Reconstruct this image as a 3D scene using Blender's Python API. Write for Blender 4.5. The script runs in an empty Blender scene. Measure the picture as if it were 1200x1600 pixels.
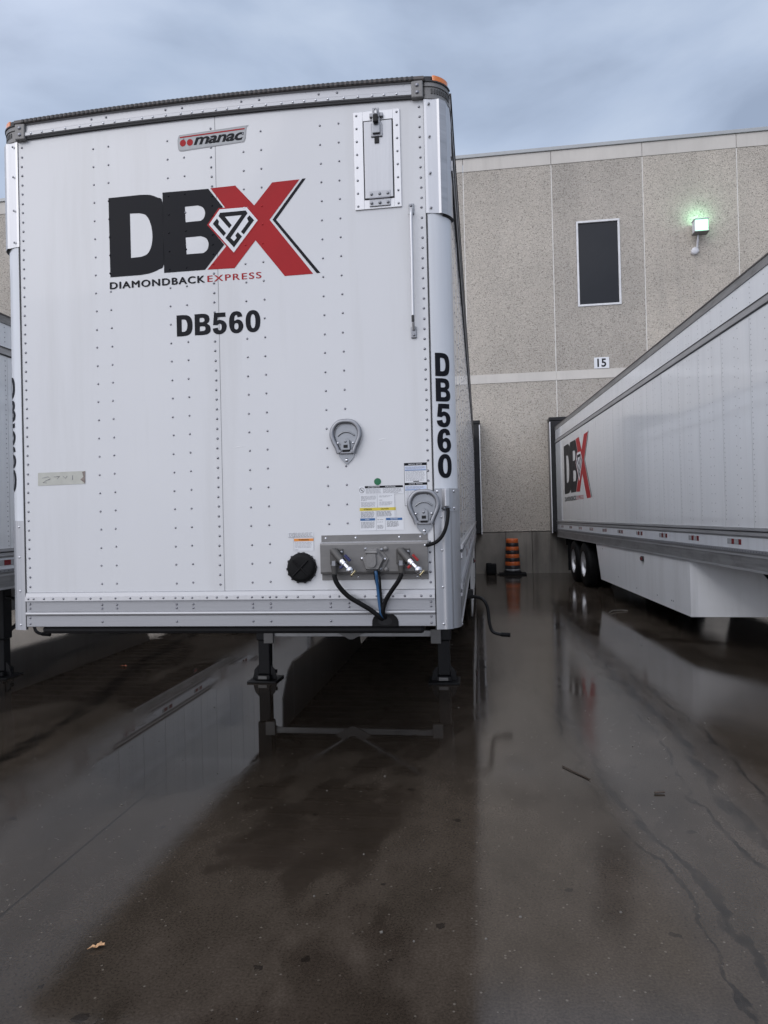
import bpy, bmesh, math, random
from mathutils import Vector, Matrix
random.seed(7)
PI = math.pi
R = math.radians
sc = bpy.context.scene
col = sc.collection

# ------------------------------------------------------------------ camera
cam_d = bpy.data.cameras.new("camera")
cam = bpy.data.objects.new("camera", cam_d)
col.objects.link(cam)
cam_d.sensor_fit = 'VERTICAL'
cam_d.sensor_height = 36.0
cam_d.sensor_width = 27.0
cam_d.lens = 1085.5 / 1600 * 36.0
cam_d.clip_start = 0.05
cam_d.clip_end = 2000
rx = Vector((0.99040023, 0.13619395, -0.02363473))
ux = Vector((0.02455262, -0.00506349, 0.99968572))
fx = Vector((-0.13603147, 0.99066925, 0.00835879))
m = Matrix(((rx.x, ux.x, -fx.x), (rx.y, ux.y, -fx.y), (rx.z, ux.z, -fx.z))).to_4x4()
m.translation = Vector((1.38039, -3.58727, 1.66337))
cam.matrix_world = m
sc.camera = cam

# ------------------------------------------------------------------ world, sun, exposure
SUN_EL, SUN_AZ = R(36), R(218)           # soft light from behind the photographer
world = bpy.data.worlds.new("World")
sc.world = world
world.use_nodes = True
wn, wl = world.node_tree.nodes, world.node_tree.links
wn.clear()
wo = wn.new("ShaderNodeOutputWorld")
bg = wn.new("ShaderNodeBackground")
sky = wn.new("ShaderNodeTexSky")
sky.sky_type = 'NISHITA'
sky.sun_disc = False
sky.sun_elevation = SUN_EL
sky.sun_rotation = SUN_AZ
sky.air_density = 1.0
sky.dust_density = 3.0
tc = wn.new("ShaderNodeTexCoord")
mp = wn.new("ShaderNodeMapping")
mp.inputs['Scale'].default_value = (1.0, 1.0, 1.9)
mp.inputs['Location'].default_value = (0.3, 1.7, 0.2)
n1 = wn.new("ShaderNodeTexNoise")
n1.inputs['Scale'].default_value = 2.4
n1.inputs['Detail'].default_value = 7
n1.inputs['Roughness'].default_value = 0.5
n1.inputs['Distortion'].default_value = 0.35
cr = wn.new("ShaderNodeValToRGB")
cr.color_ramp.elements[0].position = 0.37
cr.color_ramp.elements[0].color = (4.0, 4.9, 6.6, 1)
cr.color_ramp.elements[1].position = 0.62
cr.color_ramp.elements[1].color = (6.7, 7.8, 9.7, 1)
e = cr.color_ramp.elements.new(0.5)
e.color = (5.5, 6.6, 8.6, 1)
# unseen sky overhead and behind the camera is brightened to light the trailers
side = wn.new("ShaderNodeVectorMath"); side.operation = 'DOT_PRODUCT'
side.inputs[1].default_value = (-0.40, -0.55, 0.733)
mr = wn.new("ShaderNodeMapRange")
mr.inputs['From Min'].default_value = 0.12
mr.inputs['From Max'].default_value = 0.78
warm = wn.new("ShaderNodeMix"); warm.data_type = 'RGBA'
warm.inputs['A'].default_value = (1, 1, 1, 1)
warm.inputs['B'].default_value = (3.0, 2.62, 2.32, 1)
mul = wn.new("ShaderNodeMix"); mul.data_type = 'RGBA'; mul.blend_type = 'MULTIPLY'
mul.inputs['Factor'].default_value = 1.0
mixs = wn.new("ShaderNodeMix"); mixs.data_type = 'RGBA'
mixs.inputs['Factor'].default_value = 0.90
wl.new(tc.outputs['Generated'], mp.inputs['Vector'])
wl.new(mp.outputs['Vector'], n1.inputs['Vector'])
wl.new(n1.outputs['Fac'], cr.inputs['Fac'])
wl.new(tc.outputs['Generated'], side.inputs[0])
wl.new(side.outputs['Value'], mr.inputs['Value'])
wl.new(mr.outputs[0], warm.inputs['Factor'])
wl.new(cr.outputs['Color'], mul.inputs['A'])
wl.new(warm.outputs['Result'], mul.inputs['B'])
wl.new(sky.outputs[0], mixs.inputs['A'])
wl.new(mul.outputs['Result'], mixs.inputs['B'])
wl.new(mixs.outputs['Result'], bg.inputs['Color'])
bg.inputs['Strength'].default_value = 0.088
wl.new(bg.outputs[0], wo.inputs[0])

sd = bpy.data.lights.new("sun", 'SUN')
sd.energy = 0.6
sd.angle = R(40)
sd.color = (1.0, 0.96, 0.91)
so = bpy.data.objects.new("sun", sd)
col.objects.link(so)
dirv = Vector((math.sin(SUN_AZ) * math.cos(SUN_EL), math.cos(SUN_AZ) * math.cos(SUN_EL), math.sin(SUN_EL)))
so.rotation_euler = dirv.to_track_quat('Z', 'Y').to_euler()
so.location = dirv * 30

sc.view_settings.view_transform = 'Standard'
sc.view_settings.look = 'None'
sc.view_settings.gamma = 1
sc.view_settings.exposure = 0.0
sc.view_settings.use_curve_mapping = False

# ------------------------------------------------------------------ materials
def mat_new(name):
    mt = bpy.data.materials.new(name)
    mt.use_nodes = True
    nt = mt.node_tree
    b = nt.nodes['Principled BSDF']
    return mt, nt, b

def N(nt, t, **kw):
    n = nt.nodes.new(t)
    for k, v in kw.items():
        if k in n.inputs: n.inputs[k].default_value = v
        else: setattr(n, k, v)
    return n

def ramp(nt, fac, stops):
    r = nt.nodes.new("ShaderNodeValToRGB")
    els = r.color_ramp.elements
    els[0].position, els[0].color = stops[0][0], tuple(stops[0][1]) + (1,)
    els[1].position, els[1].color = stops[-1][0], tuple(stops[-1][1]) + (1,)
    for p, c in stops[1:-1]:
        x = els.new(p); x.color = tuple(c) + (1,)
    nt.links.new(fac, r.inputs['Fac'])
    return r.outputs['Color']

def mixc(nt, a, b, fac, blend='MIX'):
    x = nt.nodes.new("ShaderNodeMix"); x.data_type = 'RGBA'; x.blend_type = blend
    for k, v in (('A', a), ('B', b)):
        if isinstance(v, tuple): x.inputs[k].default_value = v if len(v) == 4 else v + (1,)
        else: nt.links.new(v, x.inputs[k])
    if isinstance(fac, (int, float)): x.inputs['Factor'].default_value = fac
    else: nt.links.new(fac, x.inputs['Factor'])
    return x.outputs['Result']

def mth(nt, op, a, b=None, c=None):
    x = nt.nodes.new("ShaderNodeMath"); x.operation = op
    for i, v in enumerate((a, b, c)):
        if v is None: continue
        if isinstance(v, (int, float)): x.inputs[i].default_value = v
        else: nt.links.new(v, x.inputs[i])
    return x.outputs[0]

def noise(nt, scale, detail=4, rough=0.55, vscale=(1, 1, 1), loc=(0, 0, 0), coord='Object', dist=0.0):
    t = nt.nodes.new("ShaderNodeTexCoord"); mpn = nt.nodes.new("ShaderNodeMapping")
    mpn.inputs['Scale'].default_value = vscale; mpn.inputs['Location'].default_value = loc
    nt.links.new(t.outputs[coord], mpn.inputs['Vector'])
    n = N(nt, "ShaderNodeTexNoise", Scale=scale, Detail=detail, Roughness=rough, Distortion=dist)
    nt.links.new(mpn.outputs[0], n.inputs['Vector'])
    return n.outputs['Fac']

def bump(nt, b, h, dist=0.01, strength=0.5):
    x = N(nt, "ShaderNodeBump", Distance=dist, Strength=strength)
    nt.links.new(h, x.inputs['Height'])
    nt.links.new(x.outputs[0], b.inputs['Normal'])

def simple(name, colr, rough=0.5, metal=0.0, var=0.12, vs=6.0, stretch=(1, 1, 1), coat=0.0, bmp=0.0, spec=0.5, dirt=None):
    mt, nt, b = mat_new(name)
    f = noise(nt, vs, 5, 0.6, stretch)
    c0 = tuple(x * (1 - var) for x in colr); c1 = tuple(min(1, x * (1 + var)) for x in colr)
    cc = ramp(nt, f, [(0.3, c0), (0.7, c1)])
    if dirt:
        f2 = noise(nt, 1.6, 6, 0.65, (stretch[0] * 2.4, stretch[1] * 2.4, stretch[2] * .35), (3, 1, 7))
        fr = ramp(nt, f2, [(0.50, (0, 0, 0)), (0.74, (dirt[1],) * 3)])
        cc = mixc(nt, cc, dirt[0], fr)
    nt.links.new(cc, b.inputs['Base Color'])
    rr = N(nt, "ShaderNodeMapRange", **{'To Min': max(0, rough * 0.8), 'To Max': min(1, rough * 1.25)})
    nt.links.new(f, rr.inputs['Value']); nt.links.new(rr.outputs[0], b.inputs['Roughness'])
    b.inputs['Metallic'].default_value = metal
    b.inputs['Coat Weight'].default_value = coat
    b.inputs['Coat Roughness'].default_value = 0.06
    b.inputs['Specular IOR Level'].default_value = spec
    if bmp: bump(nt, b, noise(nt, vs * 12, 3, 0.6, stretch), bmp, 0.6)
    return mt

M = {}
M['white_paint'] = simple('white_paint', (0.63, 0.635, 0.645), 0.30, 0, 0.03, 0.9, (1, 1, .5), coat=0.35, dirt=((0.46, 0.455, 0.44), 0.34))
# the long sides: glossy panels whose sheets wave a little, so they mirror the neighbours softly
def side_paint():
    mt, nt, b = mat_new('side_paint')
    f = noise(nt, 1.5, 5, 0.6, (1, 3.0, .2))
    cc = ramp(nt, f, [(0.3, (0.70, 0.715, 0.73)), (0.7, (0.76, 0.77, 0.78))])
    f2 = noise(nt, 2.2, 6, 0.7, (1, 5, .18), (1, 2, 3))
    cc = mixc(nt, cc, (0.40, 0.40, 0.38), ramp(nt, f2, [(0.52, (0, 0, 0)), (0.80, (.22,) * 3)]))
    nt.links.new(cc, b.inputs['Base Color'])
    b.inputs['Roughness'].default_value = 0.10
    b.inputs['IOR'].default_value = 1.65
    b.inputs['Coat Weight'].default_value = 0.35
    b.inputs['Coat Roughness'].default_value = 0.05
    bump(nt, b, noise(nt, 1.0, 1, 0.3, (1, .9, .5)), 0.012, 0.15)
    return mt
M['side_paint'] = side_paint()
M['skirt_paint'] = simple('skirt_paint', (0.78, 0.785, 0.79), 0.35, 0, 0.03, 1.5, (1, 1, 1), coat=0.2, dirt=((0.5, 0.49, 0.47), 0.3))
M['white_post'] = simple('white_post', (0.64, 0.66, 0.69), 0.32, 0.0, 0.05, 3, (3, 3, .25), coat=0.3, dirt=((0.45, 0.45, 0.44), 0.3))
M['aluminium'] = simple('aluminium', (0.37, 0.375, 0.39), 0.46, 0.75, 0.07, 4, (.4, 8, 14), bmp=0.0004)
M['alu_vertical'] = simple('aluminium_vertical', (0.42, 0.425, 0.44), 0.42, 0.75, 0.07, 4, (14, 14, .4), bmp=0.0004)
M['bright_steel'] = simple('bright_steel', (0.58, 0.58, 0.59), 0.40, 0.65, 0.05, 4, (14, 14, .5))
M['dull_alu'] = simple('dull_aluminium', (0.30, 0.30, 0.30), 0.42, 0.6, 0.2, 3, (1, .6, 8), dirt=((0.13, 0.125, 0.12), 0.6))
M['dull_alu_light'] = simple('dull_aluminium_light', (0.44, 0.44, 0.45), 0.40, 0.6, 0.15, 3, (1, .6, 8))
M['rivet'] = simple('rivet_metal', (0.25, 0.25, 0.27), 0.32, 0.8, 0.1)
M['rivet_bright'] = simple('rivet_bright', (0.60, 0.60, 0.62), 0.28, 0.9, 0.1)
M['cast_grey'] = simple('cast_grey', (0.20, 0.195, 0.19), 0.50, 0.3, 0.15, 30, bmp=0.0008)
M['cast_dark'] = simple('cast_dark', (0.075, 0.072, 0.068), 0.5, 0.2, 0.15, 30)
M['galv'] = simple('galvanised', (0.19, 0.185, 0.18), 0.48, 0.5, 0.12, 9, (1, 1, 3), dirt=((0.18, 0.17, 0.165), 0.35))
M['chrome'] = simple('chrome', (0.60, 0.60, 0.62), 0.14, 1.0, 0.03)
M['zinc'] = simple('zinc_casting', (0.26, 0.265, 0.28), 0.36, 0.75, 0.12, 22)
M['zinc_plate'] = simple('zinc_plate', (0.27, 0.28, 0.295), 0.30, 0.7, 0.1, 22)
M['brass'] = simple('brass', (0.42, 0.36, 0.22), 0.25, 0.95, 0.05)
M['black'] = simple('black_paint', (0.008, 0.008, 0.009), 0.45, 0, 0.3, 12, spec=.25)
M['rubber'] = simple('rubber', (0.009, 0.009, 0.0095), 0.55, 0, 0.3, 18, bmp=0.0005, spec=.12)
M['seal'] = simple('dock_vinyl', (0.010, 0.010, 0.011), 0.42, 0, 0.4, 5, (1, 1, .5), bmp=0.004, spec=.3)
M['gasket'] = simple('gasket', (0.03, 0.03, 0.032), 0.6)
M['rim_dark'] = simple('roof_edge', (0.085, 0.075, 0.07), 0.6, 0.2, 0.35, 30)
M['decal_black'] = simple('decal_black', (0.008, 0.0085, 0.012), 0.42, 0, 0.12, 5, spec=.12)
M['decal_red'] = simple('decal_red', (0.37, 0.021, 0.025), 0.42, 0, 0.06, 5, spec=.12)
M['decal_white'] = simple('decal_white', (0.70, 0.71, 0.73), 0.36, 0, 0.03, 5)
M['decal_grey'] = simple('decal_grey', (0.30, 0.30, 0.31), 0.4)
M['ink'] = simple('ink', (0.09, 0.09, 0.10), 0.5)
M['ink_light'] = simple('ink_light', (0.26, 0.26, 0.28), 0.5)
M['blue_ink'] = simple('blue_ink', (0.03, 0.12, 0.30), 0.4)
M['lightblue'] = simple('lightblue_label', (0.50, 0.56, 0.70), 0.4)
M['yellow_ink'] = simple('yellow_ink', (0.62, 0.50, 0.06), 0.4)
M['orange_ink'] = simple('orange_ink', (0.70, 0.25, 0.04), 0.4)
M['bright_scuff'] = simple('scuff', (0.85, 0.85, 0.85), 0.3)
M['green'] = simple('green_dot', (0.004, 0.13, 0.05), 0.4)
M['tape'] = simple('old_tape', (0.46, 0.46, 0.41), 0.35, 0, 0.1, 14)
M['tape_dirt'] = simple('tape_dirt', (0.22, 0.18, 0.16), 0.5, 0, 0.5, 60)
M['blue_hose'] = simple('blue_cable', (0.03, 0.10, 0.22), 0.35)
M['blue_plastic'] = simple('blue_plastic', (0.012, 0.016, 0.09), 0.4)
M['red_plastic'] = simple('red_plastic', (0.30, 0.01, 0.01), 0.4)
M['refl_red'] = simple('reflector_red', (0.16, 0.012, 0.016), 0.2, 0, 0.1, 30)
M['refl_white'] = simple('reflector_white', (0.34, 0.35, 0.36), 0.25, 0, 0.1, 30)
M['orange_cone'] = simple('orange_plastic', (0.58, 0.125, 0.030), 0.4, 0, 0.1, 8)
M['cone_black'] = simple('black_band', (0.02, 0.018, 0.02), 0.4)
M['wood_floor'] = simple('floor_wood', (0.05, 0.04, 0.032), 0.7, 0, 0.3, 5, (6, 1, 1))
M['white_alu'] = simple('white_frame', (0.68, 0.68, 0.68), 0.4)
M['white_plastic'] = simple('white_plastic', (0.66, 0.66, 0.68), 0.4)
M['leaf'] = simple('dry_leaf', (0.56, 0.33, 0.17), 0.6, 0, 0.25, 60)
M['leaf_red'] = simple('red_leaf', (0.36, 0.12, 0.06), 0.6, 0, 0.25, 60)
M['twig'] = simple('twig', (0.05, 0.035, 0.025), 0.6)
M['pebble'] = simple('pebble', (0.13, 0.12, 0.105), 0.5, 0, 0.4, 200)

def glassy(name, colr, rough=0.08):
    mt, nt, b = mat_new(name)
    f = noise(nt, 4, 3)
    nt.links.new(ramp(nt, f, [(0.3, tuple(x * .85 for x in colr)), (0.7, colr)]), b.inputs['Base Color'])
    b.inputs['Roughness'].default_value = rough
    b.inputs['Coat Weight'].default_value = 0.6
    return mt
M['amber'] = glassy('amber_lens', (0.85, 0.22, 0.02), 0.15)
M['window'] = glassy('window_glass', (0.008, 0.009, 0.012), 0.05)
M['window'].node_tree.nodes['Principled BSDF'].inputs['Coat Weight'].default_value = 0.0
M['window'].node_tree.nodes['Principled BSDF'].inputs['Specular IOR Level'].default_value = 0.35

def lamp_mat():
    mt, nt, b = mat_new('lamp_glass')
    b.inputs['Base Color'].default_value = (0.3, 0.5, 0.4, 1)
    b.inputs['Emission Color'].default_value = (0.42, 1.0, 0.62, 1)
    b.inputs['Emission Strength'].default_value = 2.0
    return mt
M['lamp_glass'] = lamp_mat()

def aggregate():
    mt, nt, b = mat_new('exposed_aggregate')
    t = nt.nodes.new("ShaderNodeTexCoord")
    v = N(nt, "ShaderNodeTexVoronoi", Scale=48.0)
    nt.links.new(t.outputs['Object'], v.inputs['Vector'])
    v.inputs['Randomness'].default_value = 1.0
    sepc = nt.nodes.new("ShaderNodeSeparateColor")
    nt.links.new(v.outputs['Color'], sepc.inputs[0])
    stone = ramp(nt, sepc.outputs[0], [(0.0, (0.25, 0.228, 0.198)), (0.10, (0.36, 0.33, 0.285)), (0.20, (0.475, 0.437, 0.378)), (0.75, (0.54, 0.496, 0.432)), (1.0, (0.61, 0.565, 0.50))])
    big = noise(nt, 0.45, 5, 0.6, (1, 1, .6))
    stone = mixc(nt, stone, ramp(nt, big, [(0.3, (0.80, 0.80, 0.80)), (0.7, (1.06, 1.05, 1.04))]), 1.0, 'MULTIPLY')
    sx_ = nt.nodes.new("ShaderNodeSeparateXYZ"); nt.links.new(t.outputs['Object'], sx_.inputs[0])
    idx = mth(nt, 'FLOOR', mth(nt, 'DIVIDE', mth(nt, 'SUBTRACT', sx_.outputs['X'], 1.149), 2.478))
    wn_ = nt.nodes.new("ShaderNodeTexWhiteNoise"); wn_.noise_dimensions = '1D'; nt.links.new(idx, wn_.inputs['W'])
    stone = mixc(nt, stone, ramp(nt, wn_.outputs['Value'], [(0.0, (0.88, 0.88, 0.89)), (1.0, (1.07, 1.06, 1.05))]), 1.0, 'MULTIPLY')
    f3 = noise(nt, 0.9, 5, 0.6, (1.6, 1, .12), (4, 0, 2))
    stone = mixc(nt, stone, (0.25, 0.235, 0.22), ramp(nt, f3, [(0.54, (0, 0, 0)), (0.8, (.35,) * 3)]))
    nt.links.new(stone, b.inputs['Base Color'])
    b.inputs['Roughness'].default_value = 0.85
    bump(nt, b, v.outputs['Distance'], 0.02, 0.8)
    return mt
M['aggregate'] = aggregate()
M['smooth_concrete'] = simple('smooth_concrete', (0.56, 0.53, 0.485), 0.8, 0, 0.08, 1.2, (1, 1, .6), bmp=0.001, dirt=((0.42, 0.395, 0.36), 0.35))
M['foundation'] = simple('foundation_concrete', (0.21, 0.192, 0.165), 0.75, 0, 0.38, 1.3, (1, 1, .5), bmp=0.002, dirt=((0.08, 0.07, 0.06), 0.75))
M['flashing'] = simple('flashing_metal', (0.36, 0.37, 0.37), 0.5, 0.4, 0.06)
M['joint'] = simple('joint_caulk', (0.70, 0.68, 0.64), 0.7)

# wet yard concrete
def ground_mat():
    mt, nt, b = mat_new('wet_concrete')
    t = nt.nodes.new("ShaderNodeTexCoord")
    sp = nt.nodes.new("ShaderNodeSeparateXYZ"); nt.links.new(t.outputs['Object'], sp.inputs[0])
    X, Y = sp.outputs['X'], sp.outputs['Y']
    big = noise(nt, 0.55, 5, 0.55, (1, .5, 1), (3.1, 2.2, 0))
    mid = noise(nt, 3.2, 6, 0.65, (1, .6, 1))
    fine = noise(nt, 95, 4, 0.7)
    basec = ramp(nt, mid, [(0.25, (0.038, 0.0300, 0.0225)), (0.5, (0.056, 0.0445, 0.0340)), (0.78, (0.078, 0.0625, 0.049))])
    basec = mixc(nt, basec, ramp(nt, big, [(0.3, (0.62,) * 3), (0.7, (1.35,) * 3)]), 1.0, 'MULTIPLY')
    basec = mixc(nt, basec, ramp(nt, fine, [(0.35, (0.72,) * 3), (0.68, (1.34,) * 3)]), 1.0, 'MULTIPLY')
    # aggregate speckle
    v = N(nt, "ShaderNodeTexVoronoi", Scale=55.0); nt.links.new(t.outputs['Object'], v.inputs['Vector'])
    sc_ = nt.nodes.new("ShaderNodeSeparateColor"); nt.links.new(v.outputs['Color'], sc_.inputs[0])
    dotm = mth(nt, 'MULTIPLY', mth(nt, 'GREATER_THAN', sc_.outputs[0], 0.965), mth(nt, 'LESS_THAN', v.outputs['Distance'], 0.26))
    basec = mixc(nt, basec, (0.16, 0.14, 0.115), mth(nt, 'MULTIPLY', dotm, 0.75))
    # dark oil spots
    v2 = N(nt, "ShaderNodeTexVoronoi", Scale=4.7); nt.links.new(t.outputs['Object'], v2.inputs['Vector'])
    spot = mth(nt, 'LESS_THAN', mth(nt, 'ADD', v2.outputs['Distance'], mth(nt, 'MULTIPLY', mth(nt, 'SUBTRACT', noise(nt, 9, 4, .6), .5), .75)), 0.055)
    basec = mixc(nt, basec, (0.009, 0.008, 0.008), mth(nt, 'MULTIPLY', spot, 0.6))
    # tyre tracks of trailers: wandering wet bands that run along y
    wob = noise(nt, 0.5, 3, 0.5, (.2, 1, 1), (0, 9, 0))
    wob2 = noise(nt, 7, 3, 0.6, (1, .5, 1), (5, 9, 0))
    def track(x0, slope, w):
        xx = mth(nt, 'ADD', mth(nt, 'SUBTRACT', X, x0), mth(nt, 'MULTIPLY', Y, slope))
        xx = mth(nt, 'ADD', xx, mth(nt, 'MULTIPLY', mth(nt, 'SUBTRACT', wob, .5), .55))
        xx = mth(nt, 'ADD', xx, mth(nt, 'MULTIPLY', mth(nt, 'SUBTRACT', wob2, .5), .20))
        d = mth(nt, 'ABSOLUTE', xx)
        mrn = N(nt, "ShaderNodeMapRange", **{'From Min': w, 'From Max': w * .35, 'To Min': 0.0, 'To Max': 1.0})
        mrn.interpolation_type = 'SMOOTHSTEP'
        nt.links.new(d, mrn.inputs['Value'])
        return mrn.outputs[0]
    tr = None
    for a in ((2.74, 0.0, .050), (2.60, 0.01, .018), (2.23, 0.12, .030), (2.12, .12, .014), (3.0, 0.02, .02), (-1.9, .16, .12), (-2.9, .2, .10)):
        k = track(*a)
        tr = k if tr is None else mth(nt, 'MAXIMUM', tr, k)
    trn = noise(nt, 9, 5, 0.75, (1, .35, 1), (2, 2, 0))
    trm = N(nt, "ShaderNodeMapRange", **{'From Min': .36, 'From Max': .58}); nt.links.new(trn, trm.inputs['Value'])
    tr = mth(nt, 'MULTIPLY', tr, trm.outputs[0])
    basec = mixc(nt, basec, (0.006, 0.0055, 0.005), mth(nt, 'MULTIPLY', tr, 0.8))
    # slab joints
    def line(v_, c, w):
        return mth(nt, 'LESS_THAN', mth(nt, 'ABSOLUTE', mth(nt, 'SUBTRACT', mth(nt, 'ADD', v_, mth(nt, 'MULTIPLY', mth(nt, 'SUBTRACT', mid, .5), .012)), c)), w)
    jl = line(X, -0.69, 0.005)
    for c in (-5.2, 3.9, 8.4): jl = mth(nt, 'MAXIMUM', jl, line(X, c, 0.006))
    for c in (7.3, 11.9): jl = mth(nt, 'MAXIMUM', jl, line(Y, c, 0.008))
    basec = mixc(nt, basec, (0.008, 0.0075, 0.007), mth(nt, 'MULTIPLY', jl, 0.8))
    # puddle mask
    pn = noise(nt, 0.42, 4, 0.5, (1.25, .8, 1), (7.3, 1.4, 0), dist=0.4)
    def blob(cx, cy, rx_, ry_):
        dx = mth(nt, 'DIVIDE', mth(nt, 'SUBTRACT', X, cx), rx_); dy = mth(nt, 'DIVIDE', mth(nt, 'SUBTRACT', Y, cy), ry_)
        r2 = mth(nt, 'SQRT', mth(nt, 'ADD', mth(nt, 'MULTIPLY', dx, dx), mth(nt, 'MULTIPLY', dy, dy)))
        return mth(nt, 'SUBTRACT', 1.0, r2)
    edge = mth(nt, 'MULTIPLY', mth(nt, 'SUBTRACT', noise(nt, 2.6, 5, 0.6, (1, .55, 1)), .5), .55)
    pud = mth(nt, 'SUBTRACT', mth(nt, 'MULTIPLY', pn, 3.0), 1.62)
    for bb in ((0.32, 3.9, 1.15, 2.9), (-0.75, 1.9, .75, 1.5), (-3.25, 4.0, 1.1, 2.0)):
        pud = mth(nt, 'MAXIMUM', pud, blob(*bb))
    pud = mth(nt, 'ADD', pud, edge)
    pm = N(nt, "ShaderNodeMapRange", **{'From Min': -0.02, 'From Max': 0.10, 'To Min': 0.0, 'To Max': 1.0})
    pm.interpolation_type = 'SMOOTHSTEP'
    nt.links.new(pud, pm.inputs['Value']); P = pm.outputs[0]
    basec = mixc(nt, basec, mixc(nt, basec, (0.62, 0.60, 0.59), 1.0, 'MULTIPLY'), P)
    nt.links.new(basec, b.inputs['Base Color'])
    rg = nt.nodes.new("ShaderNodeMix"); rg.data_type = 'FLOAT'
    rwet = N(nt, "ShaderNodeMapRange", **{'From Min': 0.3, 'From Max': 0.7, 'To Min': 0.02, 'To Max': 0.055})
    nt.links.new(mid, rwet.inputs['Value'])
    nt.links.new(P, rg.inputs['Factor']); nt.links.new(rwet.outputs[0], rg.inputs[2]); rg.inputs[3].default_value = 0.025
    # the lane between the trailers is worn rougher, its film of water is broken
    lane = N(nt, "ShaderNodeMapRange", **{'From Min': 1.15, 'From Max': 1.75}); nt.links.new(mth(nt, 'ADD', X, mth(nt, 'MULTIPLY', edge, 1.2)), lane.inputs['Value'])
    lane_r = N(nt, "ShaderNodeMapRange", **{'From Min': .3, 'From Max': .7, 'To Min': .02, 'To Max': .085}); nt.links.new(noise(nt, 1.7, 5, .6, (1.4, .6, 1), (8, 3, 0)), lane_r.inputs['Value'])
    rsum = mth(nt, 'ADD', rg.outputs[0], mth(nt, 'MULTIPLY', lane.outputs[0], lane_r.outputs[0]))
    nt.links.new(rsum, b.inputs['Roughness'])
    b.inputs['IOR'].default_value = 1.5
    hm = mth(nt, 'ADD', mth(nt, 'MULTIPLY', fine, 0.5), mth(nt, 'MULTIPLY', noise(nt, 14, 4, .6), 0.8))
    hm = mth(nt, 'MULTIPLY', hm, mth(nt, 'SUBTRACT', 1.0, mth(nt, 'MULTIPLY', P, 0.97)))
    bump(nt, b, hm, 0.0008, 0.45)
    return mt
M['ground'] = ground_mat()

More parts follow.
